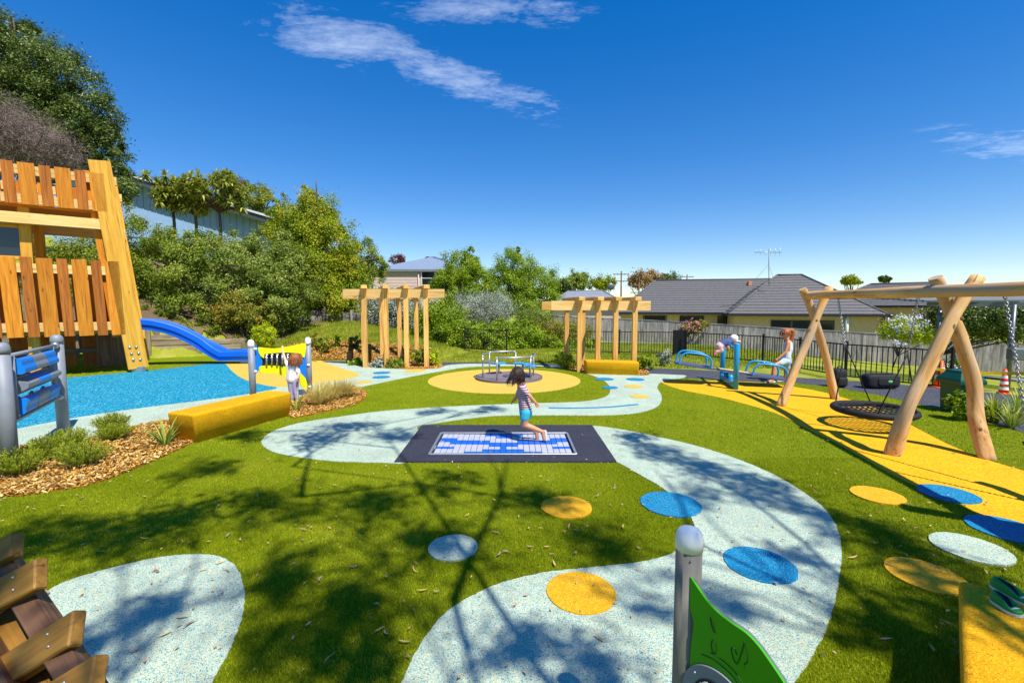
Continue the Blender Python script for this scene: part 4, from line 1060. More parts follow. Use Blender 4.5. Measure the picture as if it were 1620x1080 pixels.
# ------------------------------------------------------------------ seesaw
c = Vector((5.85, 12.2, .36)); dx = Vector((.975, -.22, 0)); dy = Vector((.22, .975, 0)); tilt = -.135
dl = (dx + Vector((0, 0, tilt))).normalized(); upv = dl.cross(dy) * -1; upv = upv if upv.z > 0 else -upv
t = thing('seesaw', 'blue stand-on seesaw with grey deck and hoop handles', 'seesaw', (c.x, c.y, 0))
def SW(s, w, h): return c + dl * s + dy * w + upv * h
MB().prism([SW(s, w, 0) for s, w in ((-1.4, -.22), (-1.3, -.36), (-.5, -.36), (-.4, -.2), (.4, -.2), (.5, -.36), (1.3, -.36), (1.4, -.22), (1.4, .22), (1.3, .36), (.5, .36), (.4, .2), (-.4, .2), (-.5, .36), (-1.3, .36), (-1.4, .22))], upv * .04).build('deck', 'seesaw_deck', t)
MB().prism([SW(s, w, .043) for s, w in ((-.5, -.1), (.5, -.1), (.5, .1), (-.5, .1))], upv * .006).build('deck_strip', 'timber_pale', t)
for s in (-.92, .92):
    for w in (-.33, .33):
        MB().tube(spline([SW(s - .4, w, .0), SW(s - .39, w, .2), SW(s - .28, w, .34), SW(s, w, .37), SW(s + .28, w, .34), SW(s + .39, w, .2), SW(s + .4, w, .0)], 5), .026, 10).build('hoop_handle', 'seesaw_blue', t)
for w, h in ((-.78, 1.16), (.72, 1.12)):
    q = Vector((c.x, c.y, 0)) + dy * w
    MB().tube([q - Vector((0, 0, .05)), q + Vector((0, 0, h)), q + Vector((0, 0, h + .02))], [.066, .066, .055], 20).build('post', 'seesaw_blue', t)
q0, q1 = Vector((c.x, c.y, .12)) + dy * -.78, Vector((c.x, c.y, .12)) + dy * .72
MB().beam(q0, q1, .12, .14, ch=.01).build('base_bar', 'seesaw_blue', t)
MB().tube([Vector((c.x, c.y, .12)) + dy * -.25, Vector((c.x, c.y, .3)) + dy * -.25], .06, 12).build('pivot', 'seesaw_blue', t)
MB().tube([Vector((c.x, c.y, .12)) + dy * .25, Vector((c.x, c.y, .3)) + dy * .25], .06, 12).build('pivot', 'seesaw_blue', t)
MB().tube([q0 + Vector((0, 0, .93)), q0.lerp(q1, .5) + Vector((0, 0, .92)), q1 + Vector((0, 0, .9))], .035, 12).build('cross_bar', 'seesaw_blue', t)
SEE_TOP = q0.lerp(q1, .42) + Vector((0, 0, .96))

# ------------------------------------------------------------------ log swing frame with nest swing
t = thing('swing_frame', 'log swing frame of crossed natural tree trunks with a long round beam', 'swing frame', (*G(1486, 722), 0))
bz = 2.37
bpts = [P(1277, 467, 10.05), P(1310, 466, 9.4), P(1390, 464, 7.9), P(1475, 461, 6.55)]; bd = (bpts[-1] - bpts[1]).normalized()
bpts += [bpts[-1] + bd * k for k in (1.6, 3.2, 4.9)]
log('beam', spline(bpts, 4), [.085] * 25, 'timber_log', t, wob=.2)
def leg(pts, r0, r1):
    s = spline(pts, 5); n = len(s); log('leg', s, [r0 + (r1 - r0) * i / (n - 1) for i in range(n)], 'timber_log', t, wob=.26)
fa, fb = Vector((*G(1233, 642), -.05)), Vector((*G(1322, 631), -.05))
leg([fa, P(1262, 575, 9.75), P(1288, 512, 9.8), P(1312, 455, 9.85)], .088, .07)
leg([fb, P(1309, 575, 10.2), P(1289, 505, 10.1), P(1270, 457, 10.05)], .085, .072)
na, nb = Vector((*G(1410, 719), -.05)), Vector((*G(1563, 726), -.05))
leg([na, P(1432, 655, 6.25), P(1462, 592, 6.27), P(1503, 508, 6.28), P(1547, 438, 6.3)], .096, .076)
leg([nb, P(1543, 655, 6.4), P(1540, 605, 6.45), P(1524, 548, 6.5), P(1503, 493, 6.5), P(1480, 439, 6.5)], .092, .08)
e = bpts[-2]; ex = Vector((e.x, e.y, 0))
leg([ex + Vector((-.75, .1, -.05)), ex + Vector((-.1, .1, 1.9)), ex + Vector((.28, .1, 2.75))], .12, .095)
leg([ex + Vector((.75, -.15, -.05)), ex + Vector((.1, -.15, 1.9)), ex + Vector((-.28, -.15, 2.75))], .12, .095)
for px, py, Y in ((1522, 504, 6.15), (1551, 679, 6.18), (1292, 507, 9.65)): MB().ell(P(px, py, Y), (.028, .012, .028), 10, 6).build('bolt_hole', 'timber_brown', t)
def chain(parent, pts, r=.007, link_l=.05, name='chain'):
    """every link a bent ring, joined into one strand"""
    mb = MB(); pts = [Vector(p) for p in pts]
    for a, b in zip(pts, pts[1:]):
        d = b - a; n = max(1, int(d.length / (link_l * .78))); ax = d.normalized(); s0 = ax.orthogonal().normalized(); s1 = ax.cross(s0)
        for i in range(n):
            c_ = a.lerp(b, (i + .5) / n); s = s0 if i % 2 else s1
            ring = [c_ + ax * math.cos(q) * link_l * .5 + s * math.sin(q) * link_l * .3 for q in np.linspace(0, 2 * math.pi, 9)]
            mb.tube(ring, r, 5, cap=False)
    return mb.build(name, 'chain', parent)
bc = P(1382, 648, 7.85); nr = .58
ns = thing('nest_swing', 'round black rope nest swing hanging on chains from the log beam', 'swing', (bc.x, bc.y, bc.z))
MB().tube([bc + Vector((math.cos(a), math.sin(a), 0)) * nr for a in np.linspace(0, 2 * math.pi, 49)], .055, 12, cap=False, wob=.08).build('ring', 'black_rope', ns)
for k in range(-5, 6):
    o = k * .098; h = math.sqrt(max(.01, nr * nr - o * o)); sag = lambda q: -.07 * (1 - (q / nr) ** 2) * (1 - (o / nr) ** 2)
    MB().tube([bc + Vector((o, q, sag(q))) for q in np.linspace(-h, h, 9)], .013, 6).build('net_rope', 'black_rope', ns)
    MB().tube([bc + Vector((q, o, sag(q) + .012)) for q in np.linspace(-h, h, 9)], .013, 6).build('net_rope', 'black_rope', ns)
for (px, py, Y), mid, angs_ in (((1326, 472, 9.0), (1337, 545, 8.55), (55, 125)), ((1453, 470, 6.95), (1436, 560, 7.15), (235, 305))):
    top = P(px, py, Y); j = P(mid[0], mid[1], mid[2]); chain(ns, [top, j])
    for a in angs_: chain(ns, [j, bc + Vector((math.cos(R(a)), math.sin(R(a)), 0)) * nr], name='chain') if False else MB().tube([j, bc + Vector((math.cos(R(a)), math.sin(R(a)), 0)) * nr], .011, 6).build('sling_rope', 'black_rope', ns)
s2 = thing('strap_swing', 'chain of the strap seat swing at the right picture edge', 'swing', tuple(P(1670, 640, 4.9)))
seat = P(1680, 640, 4.75); seat.z = .5
chain(s2, [P(1590, 468, 5.45), seat + Vector((-.05, .22, .1))]); chain(s2, [P(1590, 468, 5.45) + bd * .9, seat + Vector((-.05, -.25, .1))])
MB().tube(spline([seat + Vector((0, .26, .1)), seat + Vector((0, .15, -.02)), seat, seat + Vector((0, -.15, -.02)), seat + Vector((0, -.26, .1))], 4), .07, 10).build('seat', 'black_rope', s2)

# ------------------------------------------------------------------ fences
def bar_fence(name, label, pts, h, step=.115, span=2.3, solid=None):
    t = thing(name, label, 'fence', (pts[0][0], pts[0][1], gz(*pts[0])))
    pk = MB(); vs, fs = chamfer_box(.009, .009, (h - .14) / 2, 0); pk.add(vs, fs); pm_ = pk.mesh('picket'); pm_.materials.append(M['black_metal'])
    for a, b in zip(pts, pts[1:]):
        a2, b2 = Vector((*a, 0)), Vector((*b, 0)); Lf = (b2 - a2).length; n = max(1, round(Lf / span))
        for i in range(n):
            p, q = a2.lerp(b2, i / n), a2.lerp(b2, (i + 1) / n); zp, zq = gz(p.x, p.y), gz(q.x, q.y)
            P0, Q0 = p + Vector((0, 0, zp)), q + Vector((0, 0, zq))
            board('post', P0 - Vector((0, 0, .1)), P0 + Vector((0, 0, h + .04)), .06, .06, 'black_metal', t, up=(0, -1, 0), ch=.004)
            for zz in (.12, h - .06): board('rail', P0 + Vector((0, 0, zz)), Q0 + Vector((0, 0, zz)), .036, .036, 'black_metal', t)
            m_ = max(2, round((q - p).length / step))
            for k in range(1, m_):
                w = P0.lerp(Q0, k / m_); o = bpy.data.objects.new('picket', pm_); COL.objects.link(o); o.parent = t; o.location = w + Vector((0, 0, .03 + h / 2)) - root_loc(t)
        P0 = b2 + Vector((0, 0, gz(b2.x, b2.y))); board('post', P0 - Vector((0, 0, .1)), P0 + Vector((0, 0, h + .04)), .06, .06, 'black_metal', t, up=(0, -1, 0), ch=.004)
    return t
bar_fence('bar_fence', 'black steel bar fence in front of the hedge behind the first pergola', [(-7.9, 25), (-4.2, 22.6), (-.25, 20.4)], 1.1)
rf = bar_fence('bar_fence', 'black steel bar fence behind the second pergola and the seesaw', [(2.5, 20.6), (7.05, 19.8)], 1.08)
bar_fence('bar_fence', 'black steel bar fence between the solid black gate and the swing frame', [(7.4, 19.3), (9.25, 16.7), (9.75, 13.2), (11.3, 11.6)], 1.1)
board_gate = board('gate_panel', (7.22, 19.55, gz(7.2, 19.5) + .1), (7.22, 19.55, 1.1), .5, .04, 'black_metal', up=(-.3, -1, 0)); tag(board_gate, 'solid black gate panel between the two lengths of bar fence', 'gate')
def paling_fence(name, label, pts, mat, w=.145):
    t = thing(name, label, 'fence', pts[0][:3])
    for (ax_, ay_, zb0, zt0), (bx_, by_, zb1, zt1) in zip(pts, pts[1:]):
        Lf = math.hypot(bx_ - ax_, by_ - ay_); n = int(Lf / w); fwd = Vector((by_ - ay_, -(bx_ - ax_), 0)).normalized(); fwd = fwd if fwd.y < 0 else -fwd
        for i in range(n):
            u = (i + .5) / n; x_, y_ = ax_ + (bx_ - ax_) * u, ay_ + (by_ - ay_) * u; b_, t_ = zb0 + (zb1 - zb0) * u, zt0 + (zt1 - zt0) * u
            b_ = round(b_ / .05) * .05; t_ = round(t_ / .05) * .05
            j = fwd * random.choice((0, .012, .006))
            board('paling', Vector((x_, y_, b_)) + j, Vector((x_, y_, t_)) + j, w - .008, .02, mat, t, up=fwd, ch=.002)
        for zz in (0.1, .9): board('fence_rail', (ax_ - fwd.x * .04, ay_ - fwd.y * .04, zb0 + (zt0 - zb0) * zz), (bx_ - fwd.x * .04, by_ - fwd.y * .04, zb1 + (zt1 - zb1) * zz), .05, .09, mat, t)
        board('fence_cap', Vector((ax_, ay_, zt0 + .03)), Vector((bx_, by_, zt1 + .03)), .09, .04, mat, t)
paling_fence('paling_fence', 'weathered grey timber paling fence along the street in front of the houses', [(33.1, 22.8, -1.95, -.15), (28.1, 25, -1.7, .12), (11.3, 32.4, -.55, 1.03), (2.6, 36.2, -.4, 1.42)], 'paling_grey')
# low pale kerb wall along the street

# ------------------------------------------------------------------ houses
def roof_plane(parent, a, b, c, d, courses, mat, name='tile_course', th=.05):
    """a-b eave, d-c ridge; overlapping tile courses, each its own stepped strip"""
    a, b, c, d = map(Vector, (a, b, c, d)); nrm = (b - a).cross(d - a).normalized(); nrm = nrm if nrm.z > 0 else -nrm
    for i in range(courses):
        u0, u1 = i / courses, min(1, (i + 1.12) / courses)
        p, q, r, s = a.lerp(d, u0), b.lerp(c, u0), b.lerp(c, u1), a.lerp(d, u1)
        lo = nrm * th
        MB().add([p + lo, q + lo, r + nrm * .006, s + nrm * .006, p - nrm * .01, q - nrm * .01], [(0, 1, 2, 3), (4, 5, 1, 0)]).build(name, mat, parent)
def hip_house(name, label, fl, fr, depth, eave, ridge, inset, base, wall, tile, courses, over=.6, gutter='fascia_dark'):
    """fl, fr: front wall ends on the ground (x, y); depth runs away from the front"""
    fl, fr = Vector((*fl, base)), Vector((*fr, base)); d = (fr - fl).normalized(); n = Vector((-d.y, d.x, 0)); n = n if n.y > 0 else -n
    t = thing(name, label, 'house', fl.lerp(fr, .5))
    bl_, br_ = fl + n * depth, fr + n * depth; up = Vector((0, 0, 1))
    for nm, p, q in (('front_wall', fl, fr), ('side_wall', fr, br_), ('back_wall', br_, bl_), ('side_wall', bl_, fl)):
        board(nm, p.lerp(q, .5) + (q - p) * -.499 + up * ((eave - base) / 2), p.lerp(q, .5) + (q - p) * .499 + up * ((eave - base) / 2), .2, eave - base, wall, t, ch=0.002)
    E = [p + up * (eave - base) for p in (fl - d * over - n * over, fr + d * over - n * over, br_ + d * over + n * over, bl_ - d * over + n * over)]
    R0, R1 = (E[0] + E[3]) / 2 + d * inset[0], (E[1] + E[2]) / 2 - d * inset[1]; R0.z = R1.z = ridge
    roof = MB().add([E[0], E[1], E[2], E[3], R0, R1], [(0, 1, 5, 4), (1, 2, 5), (2, 3, 4, 5), (3, 0, 4)]).build('roof', tile, t)
    if courses:
        roof_plane(roof, E[0], E[1], R1, R0, courses, tile); roof_plane(roof, E[1], E[2], R1, R1, courses, tile); roof_plane(roof, E[3], E[0], R0, R0, courses, tile)
        for p, q in ((R0, R1), (E[0], R0), (E[1], R1)): MB().tube([p + up * .06, q + up * .06], .09, 8).build('ridge_cap', tile, roof)
    for p, q in ((E[0], E[1]), (E[1], E[2]), (E[3], E[0])):
        board('gutter', p - up * .1, q - up * .1, .12, .2, gutter, t)
    MB().quad(*[e - up * .16 for e in E]).build('soffit', gutter, t)
    return t, fl, fr, d, n
def window(t, fl, d, n, s0, s1, z0, z1, panes, fmat, lights=1):
    w = MB()
    p = lambda s, z, o=.13: fl + d * s - n * o + Vector((0, 0, z))
    f = MB()
    for a, b in ((p(s0, z0), p(s1, z0)), (p(s0, z1), p(s1, z1)), (p(s0, z0 - .03), p(s0, z1 + .03)), (p(s1, z0 - .03), p(s1, z1 + .03))): f.beam(a, b, .07, .07, up=n)
    for i in range(1, panes): f.beam(p(s0 + (s1 - s0) * i / panes, z0), p(s0 + (s1 - s0) * i / panes, z1), .05, .05, up=n)
    for i in range(1, lights): f.beam(p(s0, z0 + (z1 - z0) * i / lights), p(s1, z0 + (z1 - z0) * i / lights), .05, .05, up=n)
    fo = f.build('window', fmat, t)
    for i in range(panes):
        a, b = s0 + (s1 - s0) * (i + .04) / panes, s0 + (s1 - s0) * (i + .96) / panes
        MB().quad(p(a, z0, .115), p(b, z0, .115), p(b, z1, .115), p(a, z1, .115)).build('pane', 'glass_dark', fo)
# dark tiled bungalow, right
Yh = 45.
def xat(px, Y): return (px - 810) / F_PX * Y
base = -1.0; ev = 1.52
t, fl, fr, d, n = hip_house('bungalow', 'long buff brick bungalow with dark grey tiled hip roof behind the paling fence', (xat(985, 47), 47.5), (xat(1372, 42), 42), 11, ev, 5.0, (4.2, 5.0), base, 'brick_buff', 'roof_tile', 14)
Lw = (fr - fl).length
for s0, s1, pn_ in ((.1, .2, 1), (.26, .36, 2), (.42, .52, 3), (.80, .985, 3)): window(t, fl, d, n, Lw * s0, Lw * s1, 1.15, 2.15, pn_, 'frame_black')
MB().box(fl + d * Lw * .605 - n * .2 + Vector((0, 0, 1.35)), (.7, .2, .9)).build('meter_box', 'frame_white', t)
board('vent_pipe', (xat(1172, 50), 48.5, 3.8), (xat(1172, 50), 48.5, 4.75), .35, .35, 'terracotta', t)
pk = P(1240, 437, 44)
t2, fl2, fr2, d2, n2 = hip_house('bungalow', 'projecting wing of the bungalow with pointed dark tiled roof', (xat(1160, 42.2), 42.2), (xat(1385, 39), 39), 9, 1.45, 5.15, (5.1, 5.1), base, 'brick_buff', 'roof_tile', 14)
Lw2 = (fr2 - fl2).length
window(t2, fl2, d2, n2, Lw2 * .28, Lw2 * .72, 1.1, 1.85, 3, 'frame_black')
MB().tube([fr2 - d2 * 2.2 - n2 * .3 + Vector((0, 0, 0)), fr2 - d2 * 2.2 - n2 * .3 + Vector((0, 0, 2.4))], .14, 10).build('porch_column', 'frame_white', t2)
t3, fl3, fr3, d3, n3 = hip_house('bungalow', 'rear bungalow with low dark tiled roof and cream wall behind the plumbago', (xat(1285, 52), 50), (xat(1475, 44), 44), 9, 2.2, 4.55, (4.0, .8), -1.3, 'brick_buff', 'roof_tile', 12)
board('door', fl3 + d3 * 5.4 - n3 * .2, fl3 + d3 * 5.4 - n3 * .2 + Vector((0, 0, 2.6)), 1.0, .08, 'door_red', t3, up=n3)
# grey roofed house behind pergola 2
t, fl, fr, d, n = hip_house('house', 'low house with pale grey tiled roof behind the second pergola', (xat(872, 62), 62), (xat(990, 60), 61), 9, 2.3, 4.3, (3.0, 3.0), -1.0, 'weatherboard', 'roof_tile_grey', 9, gutter='fascia_grey')
MB().tube([P(966, 460, 60), P(966, 453, 60)], .06, 6).build('dish_mast', 'steel_dark', t)
MB().ell(P(966, 453, 59.8), (.5, .15, .45), 12, 8).build('satellite_dish', 'steel_dark', t)
# weatherboard house with blue-grey roof, centre
Yc = 40; bs = gz(-9, 40)
t, fl, fr, d, n = hip_house('house', 'beige weatherboard house with pale blue hip roof behind the first pergola', (xat(592, Yc), Yc), (xat(745, Yc), Yc), 9, 5.32, 6.95, (4.9, 4.9), bs, 'weatherboard', 'roof_bluegrey', 0, .3, 'fascia_grey')
nb_ = 22
for i in range(nb_):
    z = bs + .6 + (5.2 - bs - .6) * i / nb_; h = (5.2 - bs - .6) / nb_
    MB().prism([fl - n * .105 + Vector((0, 0, z - fl.z)), fl - n * .14 + Vector((0, 0, z - fl.z)), fl - n * .108 + Vector((0, 0, z + h - fl.z)), fl - n * .102 + Vector((0, 0, z + h - fl.z))], d * 4.0).build('weatherboard', 'weatherboard', t)
window(t, fl, d, n, 4.25, 6.6, 5.15 - bs - 1.75, 5.15 - bs, 2, 'frame_white', 3)
MB().tube([fl + d * 4.0 - n * .2 + Vector((0, 0, .2)), fl + d * 4.0 - n * .2 + Vector((0, 0, 5.1 - bs))], .05, 8).build('downpipe', 'weatherboard', t)
rp = P(654, 404.5, Yc + 4); mb = MB(); 
for k in range(5):
    for q in (0, 1): pass
# blue house on the bank
YB = 33.; tl, tr = P(205, 281, YB), P(430, 350, YB - 1); bb = 4.2
t = thing('house', 'pale blue metal clad house with sloping grey roof up on the bank', 'house', ((tl.x + tr.x) / 2, YB, bb))
xl = tl.x - 6; sl_ = (tr.z - tl.z) / (tr.x - tl.x); zl = tl.z + sl_ * (xl - tl.x); wy = YB + .3
MB().prism([(xl, wy, bb), (tr.x - .3, wy, bb - 1.5), (tr.x - .3, wy, tr.z - .1), (xl, wy, zl - .1)], (0, 7, 0)).build('wall', 'wall_blue', t)
nb_ = 34
for i in range(nb_):
    x = xl + (tr.x - .4 - xl) * i / nb_; z = zl + sl_ * (x - xl) - .15
    board('cladding_rib', (x, wy - .02, bb), (x, wy - .02, z), .035, .04, 'wall_blue', t, up=(0, -1, 0))
board('cladding_joint', (xl, wy - .03, 7.4), (tr.x - .4, wy - .03, 6.6), .03, .05, 'fascia_grey', t)
MB().prism([(xl - .3, YB - .35, zl), (tr.x + .35, YB - .35, tr.z), (tr.x + .35, YB - .35, tr.z + .16), (xl - .3, YB - .35, zl + .16)], (0, 9, 0)).build('roof', 'fascia_grey', t)
MB().prism([(xl - .35, YB - .42, zl - .32), (tr.x + .4, YB - .42, tr.z - .32), (tr.x + .4, YB - .42, tr.z + .2), (xl - .35, YB - .42, zl + .2)], (0, .06, 0)).build('fascia', 'steel_dark', t)
MB().prism([(xl - .35, YB - .52, zl + .1), (tr.x + .45, YB - .52, tr.z + .1), (tr.x + .45, YB - .52, tr.z + .24), (xl - .35, YB - .52, zl + .24)], (0, .14, 0)).build('gutter', 'frame_white', t)
# aerial and poles
m0 = P(1217, 441, 43)
t = thing('tv_antenna', 'tall television antenna on a stayed mast on the bungalow roof', 'antenna', m0)
top = P(1216, 394, 43); MB().tube([m0 - Vector((0, 0, .6)), top], .03, 6).build('mast', 'steel_dark', t)
MB().tube([P(1194, 399, 43), P(1236, 399.5, 43)], .025, 6).build('boom', 'galvanised', t)
for k in range(11):
    q = P(1196 + k * 3.8, 399, 43); h = .22 + .02 * k; MB().tube([q - Vector((0, h, 0)), q + Vector((0, h, 0))] if k % 2 else [q - Vector((0, 0, h)), q + Vector((0, 0, h))], .012, 5).build('element', 'galvanised', t)
for px in (1196, 1224): MB().tube([P(1216, 418, 43), P(px, 441, 43)], .012, 5).build('stay', 'steel_dark', t)
def pole(label, px, ytop, ybot, Y):
    b = P(px, ybot, Y); tp = P(px, ytop, Y); b.z = gz(min(b.x, 59), min(Y, 79))
    t = thing('utility_pole', label, 'utility pole', b); MB().tube([b, tp], [.16, .11], 8).build('mast', 'timber_brown', t)
    for dz in (.5, 1.6): MB().beam(tp + Vector((-1.3, 0, -dz)), tp + Vector((1.3, 0, -dz)), .12, .12).build('cross_arm', 'timber_brown', t)
    for x in (-1.2, -.6, .6, 1.2): MB().tube([tp + Vector((x, 0, -.5)), tp + Vector((x, 0, -.2))], .05, 6).build('insulator', 'concrete', t)
pole('far utility pole with two cross arms rising over the grey roof', 983, 429, 460, 75)
pole('far utility pole standing above the long bungalow roof', 1087, 434, 455, 90)
pole('slim far pole beside the brown tree', 1011, 446, 462, 70)

# ------------------------------------------------------------------ street furniture, right
def canopy_post(x, y, h, t): MB().tube([(x, y, gz(x, y) - .05), (x, y, h)], .05, 14).build('post', 'steel_dark', t)
ca, cb = P(1488, 480, 13.2), P(1605, 483, 12.2)
t = thing('shelter', 'steel framed shelter with dark corrugated roof behind the log swing', 'shelter', (ca.x, ca.y, 0))
for p in (ca, cb): canopy_post(p.x, p.y, p.z + .02, t)
canopy_post(cb.x + 1.8, cb.y - .5, cb.z, t)
for i in range(15):
    o = i * .2
    p, q = P(1440, 463, 12.2) , P(1470, 474, 10.2)
    pass
r0, r1 = P(1438, 464, 12.6), P(1640, 462, 11.0); z = P(1500, 479, 13).z
for i in range(14):
    u = i / 13; yy = 12.6 + u * 2.6
    board('roof_batten', (11.6, yy + .3, z + .05 + u * .18), (19.5, yy - 1.2, z + .05 + u * .18), .1, .06, 'steel_dark', t)
board('roof_beam', (ca.x - .3, ca.y + .1, ca.z - .02), (cb.x + 2.2, cb.y - .6, ca.z - .02), .08, .14, 'steel_dark', t)
def cone(label, px, py, h, w, mat, Y):
    b = P(px, py, Y); b.z = gz(b.x, b.y)
    t = thing('traffic_cone', label, 'traffic cone', b)
    MB().box(b + Vector((0, 0, .03)), (w * 1.9, w * 1.9, .05), ch=.01).build('base', 'cone_orange', t)
    f = lambda u: w * .62 * (1 - u) + .035
    MB().tube([b + Vector((0, 0, .05)), b + Vector((0, 0, h))], [f(0), f(1)], 20).build('body', mat, t)
    for u in ((.30, .44), (.62, .74)) if mat == 'cone_orange' else ((.12, .24), (.36, .48), (.6, .72), (.82, .92)):
        MB().tube([b + Vector((0, 0, .05 + (h - .05) * u[0])), b + Vector((0, 0, .05 + (h - .05) * u[1]))], [f(u[0]) + .004, f(u[1]) + .004], 20, cap=False).build('band', 'cone_white', t)
cone('orange traffic cone with white band beside the green bin', 1487, 612, .75, .2, 'cone_orange', 12.2)
cone('slim red and white banded safety cone by the shelter post', 1588, 612, .66, .1, 'cone_red', 11.6)
bp = P(1516, 655, 9.0); bx, by = bp.x, bp.y
t = thing('litter_bin', 'dark green litter bin with a wide lid behind the near log leg', 'bin', (bx, by, 0))
MB().tube([(bx, by, 0), (bx, by, .6)], [.27, .3], 4, smooth=False).build('body', 'bin_green', t)
MB().tube([(bx, by, .58), (bx, by, .64), (bx, by, .68), (bx, by, .8), (bx, by, .84)], [.36, .37, .35, .24, .22], 4, smooth=False).build('lid', 'bin_green', t)
MB().box((bx, by - .25, .56), (.22, .05, .03)).build('handle', 'bin_green', t)
def hang_tape():
    a, b, c_ = P(1465, 581, 11.2), P(1595, 590, 10.4), P(1660, 592, 9.8); mb = MB()
    pts = spline([a, a.lerp(b, .5) - Vector((0, 0, .06)), b, c_], 6)
    vs = [p + Vector((0, 0, .035)) for p in pts] + [p - Vector((0, 0, .035)) for p in pts]; n = len(pts)
    mb.add(vs, [(i, i + 1, n + i + 1, n + i) for i in range(n - 1)])
    o = mb.build('barrier_tape', 'tape_yellow', None, a); tag(o, 'yellow barrier tape strung between the shelter posts', 'tape')
hang_tape()
lb = P(1609, 560, 11.9)
o = MB().box(lb, (.42, .2, .32), ch=.03).build('letter_box', 'steel_dark', None, lb); tag(o, 'dark grey box hung on the shelter post at the right edge', 'box')
# bags on the path
b = Vector((*G(1326, 612), 0)); t = thing('backpack', 'black backpack standing on the path beside the bar fence', 'backpack', b)
def soft_box(c, s, name, mat, par, sub=2):
    bm = bmesh.new(); bmesh.ops.create_cube(bm, size=1); bmesh.ops.subdivide_edges(bm, edges=bm.edges, cuts=5, use_grid_fill=True)
    for v in bm.verts:
        p = v.co * 2; k = (abs(p.x) ** 6 + abs(p.y) ** 6 + abs(p.z) ** 6) ** (1 / 6); v.co = Vector((p.x / k, p.y / k, p.z / k)) * .5
        v.co += v.co.normalized() * .04 * noise.noise(v.co * 6); v.co = Vector((v.co.x * s[0], v.co.y * s[1], v.co.z * s[2])) + Vector(c)
    me = bpy.data.meshes.new(name); bm.to_mesh(me); bm.free(); me.polygons.foreach_set('use_smooth', [True] * len(me.polygons)); return link(me, name, mat, par)
soft_box(b + Vector((0, 0, .24)), (.32, .24, .48), 'body', 'bag_black', t); soft_box(b + Vector((0, -.13, .16)), (.24, .12, .22), 'pocket', 'bag_black', t)
MB().tube(spline([b + Vector((-.05, 0, .46)), b + Vector((-.04, 0, .54)), b + Vector((.04, 0, .54)), b + Vector((.05, 0, .46))], 4), .012, 6).build('handle', 'bag_black', t)
b = Vector((*G(1392, 614), 0)); t = thing('carry_bag', 'black carry bag with pale badge lying on the path behind the nest swing', 'bag', b)
soft_box(b + Vector((0, 0, .2)), (.85, .35, .36), 'body', 'bag_black', t); soft_box(b + Vector((.05, -.17, .2)), (.5, .06, .2), 'pocket', 'bag_black', t)
MB().ell(b + Vector((.1, -.2, .2)), (.07, .012, .04), 12, 6).build('badge', 'bag_logo', t)
MB().tube(spline([b + Vector((-.3, 0, .34)), b + Vector((-.2, -.1, .39)), b + Vector((.2, -.1, .39)), b + Vector((.3, 0, .34))], 5), .016, 6).build('strap', 'bag_black', t)

# ------------------------------------------------------------------ foreground timber steps, bottom left
t = thing('timber_steps', 'timber play steps with pale treads on a dark stringer, bottom left corner', 'play steps', (-1.9, 1.4, 0))
YF = 1.55
def tread(q, w, t_=.05):
    a, b, c_, d_ = [P(*x) for x in q]; p0, p1 = (a + d_) / 2, (b + c_) / 2; d = (p1 - p0).normalized()
    up = d.cross((a - d_)).normalized(); up = up if up.y < 0 else -up
    board('tread', p0 - d * .5, p1, w, t_, 'timber_olive', t, up=up, ch=.006)
    n_ = p1 - d * .1 + up * (t_ / 2)
    for o in (-.02, .03): MB().ell(n_ + (a - d_).normalized() * o, .006, 8, 6).build('nail', 'galvanised', t)
tread(((0, 858, 1.95), (22, 846, 1.95), (36, 876, 1.9), (0, 893, 1.9)), .105)
tread(((0, 916, 1.78), (55, 892, 1.78), (78, 920, 1.72), (0, 966, 1.72)), .12)
tread(((0, 1050, 1.6), (114, 972, 1.6), (134, 1012, 1.54), (0, 1090, 1.54)), .125)
tread(((80, 1090, 1.42), (150, 1046, 1.42), (166, 1086, 1.36), (90, 1130, 1.36)), .12)
sa, sb = P(8, 888, 1.98), P(150, 1110, 1.42)
board('stringer', sa, sb, .075, .1, 'timber_brown', t, up=(0.2, -.6, .5), ch=.004)
board('stringer', sa + Vector((-.3, .02, -.05)), sb + Vector((-.3, .02, -.05)), .075, .1, 'timber_brown', t, up=(0.2, -.6, .5), ch=.004)
board('side_panel', P(-10, 985, 1.78), P(95, 1150, 1.45), .22, .03, 'timber_olive', t, up=(0.2, -.6, .5))
for p in (P(10, 900, 2.0), P(140, 1095, 1.45)): board('support_post', (p.x - .06, p.y + .05, 0), (p.x - .06, p.y + .05, p.z - .08), .1, .1, 'timber_brown', t, up=(0, -1, 0))

# ------------------------------------------------------------------ trees and shrubs
def at_ground(px, Y): x = xat(px, Y); return (x, Y, gz(x, Y))
B_ = bl
tree('broadleaf_tree', 'tall glossy dark green tree rising behind the timber tower', 'tree', at_ground(70, 25), [B_(20, 100, 25, 66, 58), B_(80, 130, 25, 62, 60), B_(70, 200, 25, 80, 62), B_(140, 190, 24, 44, 52), B_(165, 240, 24, 32, 40), B_(180, 295, 23.5, 32, 30), B_(-40, 170, 25, 80, 90), B_(20, 48, 25, 32, 24)], 125000, .13, 'leaf_dark', .22, seed=2, W=.058, clump=.2, per=230, hollow=.6)
tree('dry_shrub', 'leafless grey brown twiggy shrub behind the top of the tower', 'shrub', at_ground(20, 20.5), [B_(20, 210, 20.5, 60, 55), B_(80, 235, 20.5, 50, 38), B_(-40, 200, 20.5, 60, 60)], 34000, .22, 'leaf_dry', .09, seed=3, W=.012, stems=3, part='twigs', hollow=.2)
